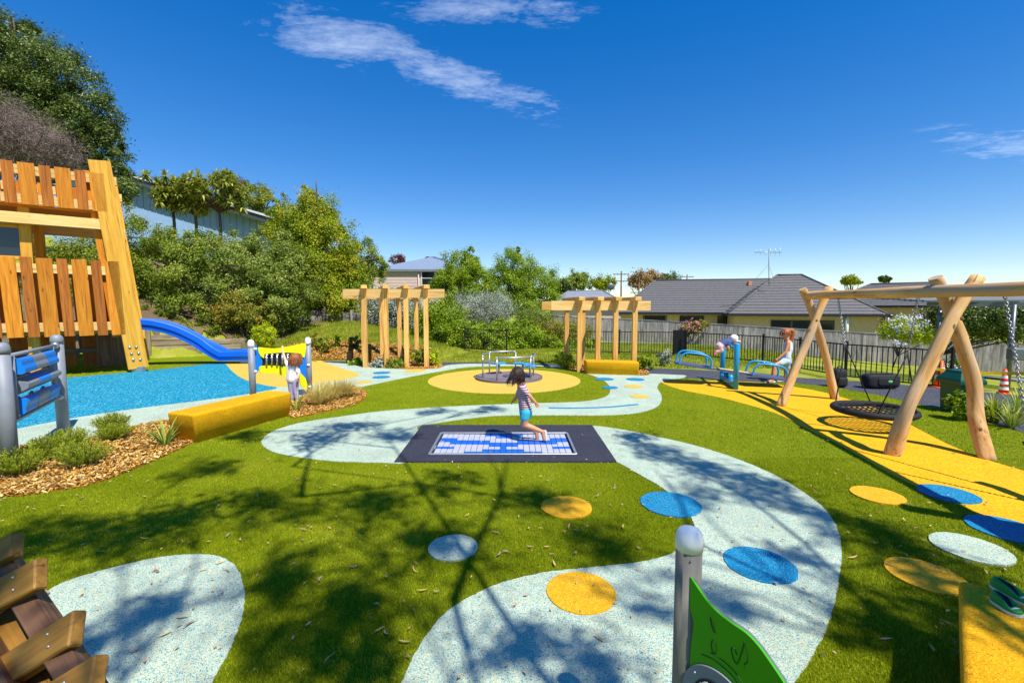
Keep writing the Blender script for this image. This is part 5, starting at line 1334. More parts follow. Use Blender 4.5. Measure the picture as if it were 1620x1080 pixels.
tree('olive_shrub', 'dense olive green shrub on the bank right behind the tower', 'shrub', at_ground(150, 21), [B_(120, 395, 21, 70, 55), B_(170, 440, 21, 70, 60), B_(90, 470, 21, 70, 50), B_(210, 380, 22, 50, 45)], 38000, .095, 'leaf_mid', .1, seed=4, W=.05, stems=3, per=260, clump=.165, hollow=.78)
tree('olive_shrub', 'broad olive green shrub on the bank above the slide top', 'shrub', at_ground(255, 22), [B_(240, 400, 22, 60, 45), B_(280, 430, 21.5, 60, 50), B_(225, 465, 21.5, 52, 45), B_(300, 390, 22.5, 50, 30)], 42000, .095, 'leaf_olive', .1, seed=5, W=.05, stems=3, per=260, clump=.165, hollow=.78)
tree('olive_shrub', 'large grey green shrub in the middle of the bank', 'shrub', at_ground(365, 22.5), [B_(345, 410, 22.5, 60, 42), B_(390, 430, 22.5, 62, 50), B_(360, 470, 22, 60, 45), B_(330, 480, 22, 55, 40), B_(420, 400, 23, 50, 35)], 46000, .1, 'leaf_greygreen', .1, seed=6, W=.05, stems=3, per=260, clump=.165, hollow=.78)
tree('olive_shrub', 'grey green shrub reaching down to the grass at the right end of the bank', 'shrub', at_ground(450, 22), [B_(440, 445, 22.5, 50, 45), B_(462, 480, 22, 36, 40), B_(430, 490, 21.5, 45, 36), B_(470, 430, 23, 34, 34)], 36000, .1, 'leaf_greygreen', .08, seed=7, W=.05, stems=3, per=260, clump=.165, hollow=.78)
tree('rusty_shrub', 'green shrub tipped with rusty red leaves above the slide', 'shrub', at_ground(385, 20.8), [B_(380, 490, 20.8, 36, 28), B_(410, 500, 20.6, 26, 24), B_(350, 505, 20.6, 30, 22)], 17000, .07, 'leaf_rust', .05, seed=8, W=.05, stems=3, per=190, clump=.2, hollow=.72)
tree('olive_shrub', 'low dull green shrub on bare soil above the retaining wall', 'shrub', at_ground(285, 20.2), [B_(300, 495, 20.2, 34, 24), B_(262, 490, 20.2, 30, 20), B_(330, 512, 20, 24, 15)], 12000, .07, 'leaf_olive', .05, seed=9, W=.05, stems=3, per=190, clump=.2, hollow=.72)
tree('lime_shrub', 'round lime yellow shrub behind the chime panel', 'shrub', at_ground(420, 19.6), [B_(420, 529, 19.6, 18, 17, 1.0)], 7000, .05, 'leaf_lime', .04, seed=10, W=.035, hollow=.75, clump=.18)
def lancewood(label, px, ytop, ybot, Y, r, seed):
    g = np.random.default_rng(seed); b = P(px + 2, ybot, Y); t = thing('lancewood_tree', label, 'tree', b, 'lancewood trees in front of the blue house')
    top = P(px, ytop, Y); k = Y / F_PX; mb = MB(); out = []; rn = []
    fk = b.lerp(top, .55); mb.tube([b - Vector((0, 0, .6)), b.lerp(fk, .5) + Vector((.05, 0, 0)), fk], [.1, .085, .07], 8)
    for i in range(46):
        e = top + Vector((np.clip(g.normal(), -1.3, 1.3) * r * k * .5, np.clip(g.normal(), -1.3, 1.3) * r * k * .5, np.clip(g.normal(), -1.2, 1.2) * r * k * .42)); mb.tube([fk, fk.lerp(e, .5) + Vector((0, 0, .1)), e], [.06, .045, .03], 6)
        for q in range(42):
            th = g.uniform(0, 6.28); el = g.uniform(-.9, 1.4); L = g.uniform(.3, .6)
            d = np.array([math.cos(th) * math.cos(el), math.sin(th) * math.cos(el), math.sin(el)]); s = unit(np.cross(d, [[0, 0, 1]]))[0] * .05; p = np.array(e)
            m1 = p + d * L * .55; m2 = p + d * L - np.array([0, 0, L * .18]); out += [p - s * .5, p + s * .5, m1 + s, m1 - s, m1 - s, m1 + s, m2 + s * .15, m2 - s * .15]; rr = g.uniform(0, 1); rn += [rr, rr]
    mb.build('trunk', 'bark', t); np_mesh('crown', np.array(out), 4, np.array(rn), 'leaf_lance', t)
lancewood('leftmost lancewood with tufted crown in front of the blue house', 273, 305, 372, 28, 38, 1)
lancewood('middle lancewood with tufted crown in front of the blue house', 308, 312, 374, 28, 38, 2)
lancewood('rightmost and thickest stemmed lancewood in front of the blue house', 346, 302, 376, 27.5, 42, 3)
tree('conifer_tree', 'large bright green conical tree between the blue house and the first pergola', 'tree', at_ground(500, 25.5), [B_(500, 345, 26, 42, 42), B_(475, 385, 25.5, 52, 45), B_(530, 390, 25.5, 44, 48), B_(545, 440, 25.5, 36, 50), B_(500, 440, 25, 48, 50), B_(455, 355, 26, 34, 32), B_(520, 480, 25, 48, 36), B_(490, 320, 26, 22, 22)], 95000, .1, 'leaf_totara', .22, seed=11, W=.055, clump=.22, per=200, hollow=.62)
tree('bushy_tree', 'green tree behind the right end of the blue house', 'tree', at_ground(405, 38), [B_(395, 312, 38, 28, 24), B_(425, 325, 38, 26, 22)], 12000, .13, 'leaf_mid', .15, seed=12, per=130, clump=.2, hollow=.65)
tree('copper_tree', 'dark copper leaved tree top behind the blue house', 'tree', at_ground(368, 44), [B_(366, 296, 44, 22, 14)], 4000, .16, 'leaf_red', .15, seed=13)
tree('bushy_tree', 'olive tree behind the conical tree, left of the weatherboard house', 'tree', at_ground(575, 36), [B_(572, 405, 36, 30, 26), B_(590, 425, 36, 22, 22), B_(565, 450, 34, 26, 26)], 18000, .12, 'leaf_olive', .15, seed=14, per=130, clump=.2, hollow=.65)
tree('copper_tree', 'small copper tree top beside the weatherboard roof', 'tree', at_ground(628, 60), [B_(628, 411, 60, 14, 8)], 2000, .18, 'leaf_red', .12, seed=15)
tree('bushy_tree', 'leafy green tree with bare topmost twigs right of the weatherboard house', 'tree', at_ground(735, 33), [B_(730, 425, 33, 34, 28), B_(705, 450, 32.5, 24, 28), B_(755, 450, 33, 32, 34), B_(725, 475, 32, 34, 22), B_(745, 408, 33, 14, 14)], 42000, .1, 'leaf_bright', .16, seed=16, per=130, clump=.2, hollow=.65, W=.06)
tree('bushy_tree', 'broad bright green tree left of the second pergola', 'tree', at_ground(825, 34), [B_(812, 425, 34, 38, 26), B_(845, 450, 34, 40, 36), B_(800, 460, 33.5, 38, 34), B_(860, 475, 33, 28, 26), B_(825, 485, 33, 36, 18)], 52000, .1, 'leaf_bright', .18, seed=17, per=130, clump=.2, hollow=.65, W=.06)
tree('norfolk_pine', 'far pointed pine tip above the bright green tree', 'tree', at_ground(819, 70), [B_(819, 396, 70, 3.5, 7), B_(819, 403, 70, 6, 5)], 1500, .25, 'leaf_dark', .1, seed=18, W=.08)
tree('grey_shrub', 'dark grey green shrub seen between the posts of the first pergola', 'shrub', at_ground(625, 24.5), [B_(600, 490, 24.5, 30, 32), B_(640, 500, 24.5, 32, 36), B_(625, 475, 25, 36, 20), B_(660, 520, 24, 18, 26)], 24000, .08, 'leaf_silver', .08, seed=19, W=.05, stems=3)
tree('hedge_shrub', 'bright green shrub behind the fence at the right of the first pergola', 'shrub', at_ground(700, 22.5), [B_(695, 500, 22.5, 36, 30), B_(715, 530, 22.3, 42, 26), B_(672, 530, 22.5, 22, 24)], 26000, .08, 'leaf_bright', .06, seed=20, per=130, clump=.2, hollow=.65, W=.05, stems=3)
tree('silver_shrub', 'pale silver leaved shrub above the hedge', 'shrub', at_ground(760, 26), [B_(745, 485, 26, 32, 22), B_(785, 485, 26, 32, 24), B_(770, 500, 26, 34, 18)], 22000, .1, 'leaf_silver', .07, seed=21, W=.025, stems=3)
tree('silver_shrub', 'grey green rounded shrub right of the silver shrub', 'shrub', at_ground(843, 27), [B_(843, 502, 27, 32, 16)], 9000, .08, 'leaf_greygreen', .06, seed=22, W=.04, stems=3)
tree('hedge', 'low glossy green hedge running behind the merry-go-round', 'hedge', at_ground(800, 23.5), [B_(755, 530, 23, 26, 20), B_(795, 525, 23.5, 32, 20), B_(835, 530, 23.6, 32, 20), B_(775, 545, 23, 34, 12), B_(825, 545, 23.4, 40, 11), B_(870, 543, 23.6, 22, 12)], 36000, .08, 'leaf_bright', .05, seed=23, per=130, clump=.2, hollow=.65, W=.055, stems=3)
tree('rusty_shrub', 'brownish shrub with flat top left of the second pergola', 'shrub', at_ground(890, 24.5), [B_(875, 520, 24.5, 32, 14), B_(912, 522, 24.5, 28, 14), B_(900, 535, 24.3, 36, 12)], 15000, .075, 'leaf_rust', .05, seed=24, W=.04, stems=3)
tree('hedge_shrub', 'mid green shrub beneath the brownish shrub', 'shrub', at_ground(905, 23.8), [B_(895, 548, 23.8, 30, 10), B_(925, 546, 23.8, 18, 11)], 8000, .08, 'leaf_bright', .04, seed=25, W=.05, stems=3)
for i, (px, py, rx, ry, Y, mt, lab) in enumerate(((910, 443, 26, 13, 85, 'leaf_olive', 'far olive tree behind the pale grey roof'), (955, 447, 18, 9, 90, 'leaf_totara', 'far yellow green tree beside the utility pole'), (1020, 441, 27, 13, 82, 'leaf_brown', 'far brown rounded tree above the bungalow roof'), (1056, 444, 20, 11, 92, 'leaf_dark', 'far dark tree right of the brown one'), (890, 455, 16, 10, 80, 'leaf_dark', 'far dark tree close by the bright green tree'), (1345, 443, 14, 5, 90, 'leaf_totara', 'far small tree top over the rear bungalow roof'), (1400, 441, 8, 4, 90, 'leaf_dark', 'far tiny dark tree top over the rear roof'))):
    tree('far_tree', lab, 'tree', (xat(px, Y), Y, -.9), [B_(px, py, Y, rx, ry), B_(px + rx * .4, py + ry * .5, Y, rx * .7, ry * .7), B_(px - rx * .4, py + ry * .4, Y, rx * .7, ry * .7)], 6000, .3, mt, .25, 'far trees along the skyline', seed=30 + i, W=.2)
t = tree('climbing_plant', 'flowering climber spilling over the paling fence', 'plant', (xat(1090, 31), 31.2, -.9), [B_(1092, 518, 31, 16, 10, .4), B_(1108, 513, 31, 16, 5, .4), B_(1083, 525, 31, 9, 9, .4)], 7000, .09, 'leaf_rust', .03, seed=40, W=.06)
foliage('flowers', 'petal_pink', t, [B_(1094, 514, 30.7, 18, 9, .4)], 160, .09, .08, seed=41, per=5)
t = tree('plumbago_shrub', 'light green shrub with pale blue flowers leaning over the paling fence', 'shrub', (xat(1440, 24), 25, -1.4), [B_(1435, 520, 24, 34, 18), B_(1460, 530, 23.5, 26, 14), B_(1415, 525, 24.5, 20, 12)], 15000, .08, 'leaf_lime', .05, seed=42, W=.05)
foliage('flowers', 'petal_pale', t, [B_(1435, 513, 23.5, 36, 18), B_(1425, 545, 23, 14, 6)], 420, .1, .09, seed=43, per=8)
tree('hedge_tree', 'tall dark green hedge behind the fence at the right edge', 'hedge', (xat(1550, 22), 24, -1.5), [B_(1500, 500, 23, 30, 26), B_(1550, 505, 22.5, 40, 30), B_(1600, 510, 22, 40, 32), B_(1650, 505, 22, 40, 36)], 36000, .1, 'leaf_dark', .1, seed=44, W=.06)
t = tree('flower_shrub', 'small leafy shrub with white flowers beside the orange cone', 'shrub', (*[*G(1503, 600)], 0), [B_(1503, 580, 14.2, 14, 16)], 2600, .07, 'leaf_bright', .02, seed=45, W=.045)
foliage('flowers', 'petal_white', t, [B_(1503, 580, 14.0, 16, 15)], 70, .08, .075, seed=46, per=4)
# bed at the right: shrub and flax
tree('bed_shrub', 'small leafy shrub in front of the green bin', 'shrub', (*G(1530, 660), 0), [B_(1525, 643, 8.3, 20, 18), B_(1548, 652, 8.3, 16, 14)], 3600, .06, 'leaf_bright', .015, seed=47, W=.04, stems=3)
for i, (px, py, lab) in enumerate(((1572, 668, 'spiky flax clump in the right bed nearest the bin'), (1600, 676, 'spiky flax clump at the front of the right bed'), (1612, 655, 'spiky flax clump at the back of the right bed'))):
    strap_tuft('flax_plant', lab, 'plant', (*G(px, py), 0), 60, .62, .032, 'leaf_strap' if i else 'leaf_hebe', 50 + i, .9, .5, 'flax clumps in the right bed')
# shrubs by the roller panel
def hebe(label, px, py, w, h, seed, n=120):
    b = np.array([*G(px, py), 0.02]); g = np.random.default_rng(seed); t = thing('hebe_shrub', label, 'shrub', tuple(b), 'feathery green shrubs in the mulch bed'); out = []; rn = []; stem = MB()
    for i in range(n):
        th = g.uniform(0, 6.28); r = math.sqrt(g.uniform(0, 1)); d = np.array([math.cos(th) * r * w, math.sin(th) * r * w, h * (1.05 - .45 * r * r) * g.uniform(.75, 1.05)])
        p0 = b + np.array([d[0], d[1], 0]) * .12; tip = b + d; mid = p0 + (tip - p0) * .5 + np.array([d[0] * .12, d[1] * .12, -.02])
        if i % 4 == 0: stem.tube([Vector(p0), Vector(mid), Vector(tip)], [.005, .004, .002], 4, cap=False)
        rr0 = g.uniform(0, .5)
        for q in range(34):
            u = .22 + .78 * q / 33; p = (1 - u) ** 2 * p0 + 2 * u * (1 - u) * mid + u * u * tip; ax = unit((tip - mid)[None])[0]
            sd = unit(g.normal(size=(1, 3)))[0]; dr = unit((ax * .9 + sd * .75)[None])[0]; L = .038 * g.uniform(.7, 1.2); s = unit(np.cross(dr, g.normal(size=(1, 3))))[0] * .0048
            out += [p, p + dr * L * .5 + s, p + dr * L, p + dr * L * .5 - s]; rn.append(min(1, rr0 + .5 * u * g.uniform(.5, 1)))
    np_mesh('foliage', np.array(out), 4, np.array(rn), 'leaf_hebe', t); stem.build('stems', 'bark', t)
hebe('feathery green shrub at the foot of the near roller post, left edge', 30, 752, .3, .33, 61)
hebe('feathery green shrub between the two roller posts', 80, 728, .3, .34, 62)
hebe('feathery green shrub in front, middle of the mulch bed', 134, 738, .34, .34, 63)
hebe('feathery green shrub at the back of the bed against the pale path', 178, 683, .27, .3, 64)
hebe('feathery green shrub just in front of the rearmost one', 183, 697, .25, .24, 65)
hebe('feathery green shrub beside the far roller post', 112, 712, .26, .3, 66)
strap_tuft('strap_leaf_plant', 'yellow green strap leaved plant at the near end of the long yellow bench', 'plant', (*G(262, 706), .02), 30, .52, .03, 'leaf_strap', 70, 1.0, .55)
strap_tuft('strap_leaf_plant', 'dark green strap leaved plant at the far end of the long yellow bench', 'plant', (*G(468, 651), .02), 22, .5, .022, 'leaf_hebe', 71, .8, .6)
for i, (px, py, s) in enumerate(((505, 641, .62), (530, 632, .66), (548, 628, .56), (512, 630, .55))):
    strap_tuft('tussock_grass', ('straw coloured tussock nearest the bench end', 'largest straw coloured tussock in the middle of its bed', 'straw coloured tussock at the right tip of its bed', 'straw coloured tussock at the back of its bed')[i], 'grass', (*G(px, py), .02), 380, s, .0075, 'leaf_tussock', 80 + i, 1.0, .75, 'tussock grasses by the chime panel', 6)
for i, (px, py, Y) in enumerate(((566, 577, 0), (598, 581, 0), (628, 582, 0), (662, 580, 0), (684, 579, 0))):
    x, y = G(px, py)
    tree('bed_plant', ('low green plant left of the first pergola posts', 'low grey green plant at the foot of the second front post', 'low leafy plant between the middle pergola posts', 'taller leafy plant beside the last pergola post', 'yellowish leafy plant at the right end of the first bed')[i], 'plant', (x, y, 0), [((x, y, (.12, .12, .14, .4, .3)[i]), ((.3, .3, .32, .22, .26)[i], .25, (.12, .12, .14, .36, .26)[i]), 1)], 1300, .08, ('leaf_bright', 'leaf_silver', 'leaf_olive', 'leaf_mid', 'leaf_lime')[i], 0, 'plants under the first pergola', seed=90 + i, W=.045)
for i, (px, py, Y, r_) in enumerate(((505, 548, 18.6, 5), (515, 556, 18.2, 6), (560, 545, 19, 8), (497, 540, 19.2, 7), (532, 546, 19, 6))):
    c = P(px, py, Y); gzz = gz(c.x, c.y)
    tree('slope_plant', ('small plant low on the mulch slope', 'small plant in the centre of the mulch slope', 'darker bushy plant on the slope beside the pergola', 'small plant high up at the left of the slope', 'small plant on the grass edge of the slope')[i], 'plant', (c.x, c.y, gzz), [((c.x, c.y, gzz + .28), (r_ * .027, .2, .3), 1)], 900, .09, ('leaf_mid', 'leaf_mid', 'leaf_dark', 'leaf_rust', 'leaf_bright')[i], 0, 'young plants on the mulch slope', seed=100 + i, W=.04)
for i, (px, py) in enumerate(((888, 582), (900, 584), (1020, 585), (1050, 578))):
    x, y = G(px, py)
    tree('bed_plant', ('yellowish plant left of the second pergola', 'small plant at the foot of the second pergola', 'young upright plant right of the yellow bench', 'silvery plant in front of the bar fence')[i], 'plant', (x, y, 0), [((x, y, .28), (.25, .22, .28), 1)], 1300, .09, ('leaf_lime', 'leaf_mid', 'leaf_bright', 'leaf_silver')[i], 0, 'plants by the second pergola', seed=110 + i, W=.03)

# ------------------------------------------------------------------ the tree behind the camera whose shade falls on the foreground
kx_, ky_ = SUN_TO.x / SUN_TO.z, SUN_TO.y / SUN_TO.z
def above(px, py, z): x, y = G(px, py); return Vector((x + kx_ * z, y + ky_ * z, z))
base = Vector((3.6, -5.5, -.05))
t = thing('shade_tree', 'spreading gum tree behind the camera that shades the foreground', 'tree', base)
shade = [(600, 800, .55), (690, 860, .5), (850, 790, .5), (940, 860, .45), (560, 960, .5), (420, 800, .55), (300, 815, .5), (200, 850, .5), (450, 910, .45), (700, 765, .4), (480, 1000, .4), (560, 1050, .4), (1120, 742, .5), (1185, 762, .5), (1245, 800, .4), (1050, 716, .45), (1000, 692, .4), (490, 695, .5), (560, 672, .5), (620, 690, .45), (700, 650, .35), (770, 647, .35), (1400, 855, .45), (1450, 900, .4), (1500, 965, .4), (1360, 830, .3), (1420, 1000, .4), (1490, 1040, .35), (850, 1000, .35), (950, 1050, .3), (60, 850, .5), (150, 835, .4), (260, 960, .25), (200, 1000, .25), (1150, 960, .28), (1010, 960, .22), (1260, 880, .28), (330, 740, .4), (380, 690, .4), (1100, 780, .3)]
gg = random.Random(5); blobs = []; mbt = MB()
for px, py, r_ in shade:
    z = gg.uniform(7.2, 10.5); c = above(px, py, z)
    blobs.append((tuple(c), (r_ * 1.15, r_ * 1.15, r_ * .8), r_ * r_))
for p_ in (Vector((-1.7, 1.1, .85)), Vector((-2.15, 1.8, 1.2))):
    c = p_ + SUN_TO * 8.5; blobs.append((tuple(c), (.42, .42, .32), .2))
foliage('crown', 'leaf_olive', t, blobs, 17500, .14, .036, clump=.42, seed=7, hollow=.1, per=34)
trunk_top = Vector((3.5, -4.4, 2.6))
mbt.tube(spline([base, Vector((3.4, -5.0, 1.2)), trunk_top], 5), [.27 - .006 * i for i in range(11)], 10, wob=.2)
bc_ = [Vector(b[0]) for b in blobs]; limbs = [bc_[k] for k in (0, 7, 12, 18, 23, 27)]
for it in range(6):
    grp = [[c for c in bc_ if min(limbs, key=lambda l: (l - c).length) is l] for l in limbs]
    limbs = [sum(g_, Vector()) / len(g_) if g_ else l for g_, l in zip(grp, limbs)]
for l in limbs:
    e = trunk_top.lerp(l, .78) + Vector((0, 0, -.5)); m1 = trunk_top.lerp(e, .5) + Vector((gg.uniform(-.4, .4), gg.uniform(-.7, -.2), gg.uniform(.2, .8)))
    lp = spline([trunk_top, m1, e, l], 5); mbt.tube(lp, [.046 - .0025 * k for k in range(16)], 8, wob=.15)
    for c in [c for c in bc_ if min(limbs, key=lambda q_: (q_ - c).length) is l]:
        f = min(lp[7:], key=lambda p: (p - c).length + .5 * abs(p.z - c.z + 1)); m2 = f.lerp(c, .5) + Vector((gg.uniform(-.25, .25), gg.uniform(-.25, .25), gg.uniform(.0, .4)))
        bp_ = spline([f, m2, c], 4); mbt.tube(bp_, [.022 - .0018 * k for k in range(9)], 5, wob=.15)
        for q_ in range(5):
            e2_ = c + Vector((gg.gauss(0, .3), gg.gauss(0, .3), gg.gauss(0, .25))); mbt.tube([bp_[5], bp_[5].lerp(e2_, .5) + Vector((0, 0, .05)), e2_], [.01, .008, .005], 4)
for (p0, p1), r0 in ((((745, 880), (802, 728)), .04), (((790, 770), (770, 722)), .022), (((480, 760), (486, 690)), .032), (((488, 720), (560, 668)), .022), (((1088, 830), (1035, 742)), .025)):
    a, b = above(*p0, 7.0), above(*p1, 8.6); mbt.tube(spline([a - (b - a) * .25, a, a.lerp(b, .5) + Vector((.06, 0, 0)), b], 6), [r0 * 1.2 - r0 * .05 * k for k in range(19)], 7, wob=.1)
    l = min(limbs, key=lambda q_: (q_ - a).length); mbt.tube([trunk_top.lerp(l, .78) + Vector((0, 0, -.5)), a - (b - a) * .25], [r0 * .5, r0 * .8], 6)
mbt.build('trunk', 'bark', t)

# ------------------------------------------------------------------ people
def capsule(mb, a, b, r0, r1, n=10):
    a, b = Vector(a), Vector(b); d = b - a
    if d.length < 1e-5: return mb.ell(a, r0, n, 8)
    d.normalize(); pts = []; rad = []
    for k in range(4): q = math.pi / 2 * k / 4; pts.append(a - d * r0 * math.cos(q)); rad.append(max(.0005, r0 * math.sin(q)))
    pts += [a, b]; rad += [r0, r1]
    for k in range(3, -1, -1): q = math.pi / 2 * k / 4; pts.append(b + d * r1 * math.cos(q)); rad.append(max(.0005, r1 * math.sin(q)))
    return mb.tube(pts, rad, n)
def fuse(mb, name, mat, parent, voxel=.007, smooth=6):
    """fuse overlapping volumes into one continuous skin"""
    me = mb.mesh('tmp'); o = bpy.data.objects.new('tmp', me); COL.objects.link(o)
    m1 = o.modifiers.new('r', 'REMESH'); m1.mode = 'VOXEL'; m1.voxel_size = voxel
    m2 = o.modifiers.new('s', 'SMOOTH'); m2.factor = .5; m2.iterations = smooth
    dg = bpy.context.evaluated_depsgraph_get(); ev_ = o.evaluated_get(dg); out = bpy.data.meshes.new_from_object(ev_, depsgraph=dg); bpy.data.objects.remove(o)
    out.polygons.foreach_set('use_smooth', [True] * len(out.polygons)); out.materials.clear()
    return link(out, name, mat, parent)
def chainv(mb, pts, rads):
    for i in range(len(pts) - 1): capsule(mb, pts[i], pts[i + 1], rads[i], rads[i + 1])
def hand(mb, wrist, direc, side, s):
    """palm, four curled fingers of different lengths and a thumb leaving the side"""
    direc = Vector(direc).normalized(); side = Vector(side); side = (side - direc * side.dot(direc)).normalized(); nrm = direc.cross(side)
    wrist = Vector(wrist); palm = wrist + direc * s * .5
    for k in (-.28, 0, .28): capsule(mb, wrist + side * s * k * .6, palm + side * s * k, s * .17, s * .17, 8)
    for k, L in ((-.42, .42), (-.14, .52), (.14, .5), (.42, .38)):
        a = palm + side * s * k * .8 + direc * s * .05; b = a + direc * s * L * .6 + nrm * s * .08; c = b + direc * s * L * .35 + nrm * s * .28
        capsule(mb, a, b, s * .1, s * .09, 8); capsule(mb, b, c, s * .09, s * .075, 8)
    a = wrist + side * s * .25 + direc * s * .15; b = a + side * s * .3 + direc * s * .25; capsule(mb, a, b, s * .11, s * .1, 8); capsule(mb, b, b + direc * s * .25 + nrm * s * .12, s * .1, s * .08, 8)
def head(mb, c, r, face, up=(0, 0, 1)):
    face = Vector(face).normalized(); up = Vector(up); sd = face.cross(up).normalized(); c = Vector(c)
    mb.ell(c, (r * .9, r * .95, r * 1.08), 16, 12); mb.ell(c + face * r * .22 - up * r * .55, r * .58, 12, 8)
    capsule(mb, c + face * r * .9 + up * r * .05, c + face * r * 1.08 - up * r * .22, r * .1, r * .15, 8)
    for s in (-1, 1): mb.ell(c + sd * s * r * .9 - up * r * .12, (r * .14, r * .2, r * .26), 8, 6); mb.ell(c + face * r * .78 + sd * s * r * .42 - up * r * .3, r * .26, 8, 6)
    return sd
def face_parts(t, c, r, face, up=(0, 0, 1)):
    face = Vector(face).normalized(); up = Vector(up); sd = face.cross(up).normalized(); c = Vector(c)
    for s in (-1, 1): MB().ell(c + face * r * .86 + sd * s * r * .34 + up * r * .02, r * .1, 8, 6).build('eye', 'eye_dark', t)
    MB().ell(c + face * r * .86 - up * r * .6, (r * .2, r * .2, r * .06), 8, 6).build('mouth', 'lip', t)
def hair(t, c, r, face, mat, locks, seed, up=(0, 0, 1), length=1.0, curl=0.0, sweep=(0, 0, 0), thick=.2):
    g = random.Random(seed); mb = MB(); face = Vector(face).normalized(); up = Vector(up); sd = face.cross(up).normalized(); c = Vector(c)
    mb.ell(c - face * r * .16 + up * r * .14, (r * 1.0, r * 1.02, r * 1.08), 16, 12)
    for i in range(locks * 3):
        th = g.uniform(-2.3, 2.3); d = (-face * math.cos(th) + sd * math.sin(th)); p0 = c + d * r * g.uniform(.2, .7) + up * r * .98; p1 = c + d * r * g.uniform(1.02, 1.16) + up * r * g.uniform(-.1, .35)
        p2 = c + d * r * (1.08 + .34 * g.random()) - up * r * length * g.uniform(.5, 1.2) + Vector(sweep) * r * g.uniform(.2, 1.4); pts = spline([p0, p1, p2], 5)
        if curl: pts = [p + Vector((g.uniform(-1, 1), g.uniform(-1, 1), g.uniform(-1, 1))) * curl * r for p in pts]
        mb.tube(pts, [r * thick * .42 * (1 - .075 * k) for k in range(len(pts))], 5)
    return mb.build('hair', mat, t)
# girl in mid jump over the trampoline
YG = 6.95
q = lambda px, py, dy=0.0: P(px, py, YG + dy)
t = thing('person', 'child in striped top and teal shorts jumping above the trampoline, arms swept back', 'person', (*q(835, 690)[:2], .12))
mb = MB(); hc = q(817, 593); r_ = .108; fc = Vector((-.95, .3, -.12)); head(mb, hc, r_, fc)
chainv(mb, [q(821, 604), q(825, 612)], [.046, .05])
chainv(mb, [q(827, 614), q(829, 628), q(831, 642), q(832, 652)], [.068, .082, .085, .088])
for dy in (-.075, .075): capsule(mb, q(826, 613, dy), q(831, 648, dy * .6), .04, .06)
chainv(mb, [q(826, 612.5, -.1), q(838, 626, -.15), q(847.5, 637, -.15)], [.036, .03, .022]); hand(mb, q(848, 638, -.15), q(852, 645, -.15) - q(848, 638, -.15), (0, 0, 1), .065)
chainv(mb, [q(825, 612.5, .1), q(818, 627, .16), q(812, 634, .2)], [.036, .03, .022]); hand(mb, q(812, 634, .2), Vector((-.5, .1, -.5)), (0, 1, 0), .065)
for dy, kx2, an, toe in ((-.07, (830, 672), (858, 682.5), (860.5, 695)), (.07, (828, 671), (848, 683), (849.5, 694))):
    chainv(mb, [q(831, 653, dy), q(*kx2, dy), q((kx2[0] * .55 + an[0] * .45), kx2[1] * .5 + an[1] * .5 - .6, dy), q(*an, dy)], [.068, .05, .044, .028]); capsule(mb, q(*an, dy), q(*toe, dy), .028, .022); capsule(mb, q(*an, dy), q(an[0] + 3.5, an[1] - .8, dy), .026, .022)
fuse(mb, 'body', 'skin_tan', t, .0065); face_parts(t, hc, r_, fc)
mb = MB(); chainv(mb, [q(826, 613), q(829, 628), q(830.5, 641), q(831.5, 646)], [.08, .094, .1, .106])
for dy in (-.06, .06): capsule(mb, q(826, 614, dy), q(831, 645, dy * .8), .056, .078); 
capsule(mb, q(826, 613, -.1), q(834, 622, -.135), .05, .045); capsule(mb, q(825, 613, .1), q(820, 622, .14), .05, .045); fuse(mb, 'striped_top', 'cloth_striped', t, .008)
mb = MB(); chainv(mb, [q(831.5, 647), q(832, 654)], [.103, .102])
for dy in (-.065, .065): capsule(mb, q(831.5, 652, dy), q(830, 660, dy), .08, .077)
fuse(mb, 'shorts', 'cloth_teal', t, .008, 3)
hair(t, hc, r_, fc, 'hair_dark', 70, 3, length=1.35, sweep=(-.45, 0, .1), thick=.17)
for an, toe, dy in (((858, 682.5), (860.5, 695), -.07), ((848, 683), (849.5, 694), .07)):
    a, b = q(an[0] + 4.6, an[1] - .5, dy), q(toe[0] + 3.2, toe[1] + .5, dy); mb = MB(); chainv(mb, [a, a.lerp(b, .5), b], [.022, .024, .022]); fuse(mb, 'sandal', 'sandal', t, .006, 2)
# child at the chimes, seen from behind
YC = 9.85; q = lambda px, py, dy=0.0: P(px, py, YC + dy)
gx, gy = q(468, 632).x, YC
t = thing('person', 'child in white top and lilac leggings reaching up to the chimes, seen from behind', 'person', (gx, gy, 0)); mb = MB(); hc = q(467, 567.5); r_ = .105; fc = Vector((-.35, .93, .12)); head(mb, hc, r_, fc)
chainv(mb, [q(465, 575), q(464, 580)], [.045, .05]); chainv(mb, [q(463, 582), q(462, 592), q(464, 602)], [.075, .085, .09])
for s in (-1, 1): capsule(mb, q(463 + s * 5.5, 582), q(464 + s * 3, 602), .042, .06)
chainv(mb, [q(457, 581), q(450.5, 567, .05), q(446.5, 552, .14)], [.038, .03, .022]); hand(mb, q(446.3, 551, .14), (-.1, .25, 1), (1, 0, 0), .06)
chainv(mb, [q(469, 581), q(473, 590, -.05), q(471, 598, -.12)], [.038, .03, .022]); hand(mb, q(471, 598.5, -.12), (-.2, .2, -.6), (0, 1, 0), .06)
for s, kn, an in ((-1, (461, 618), (462, 633.5)), (1, (467.5, 618), (470, 633))):
    chainv(mb, [q(464 + s * 3.2, 603), q(*kn), q(*an)], [.07, .05, .032]); z_ = q(*an); capsule(mb, (z_.x, z_.y, .04), (z_.x - .03, z_.y + .11, .03), .034, .028); capsule(mb, q(*an), (z_.x, z_.y, .04), .032, .034)
fuse(mb, 'body', 'skin_light', t, .007); face_parts(t, hc, r_, fc)
mb = MB(); chainv(mb, [q(463.5, 581), q(462.5, 590), q(462.5, 599.5)], [.088, .1, .112])
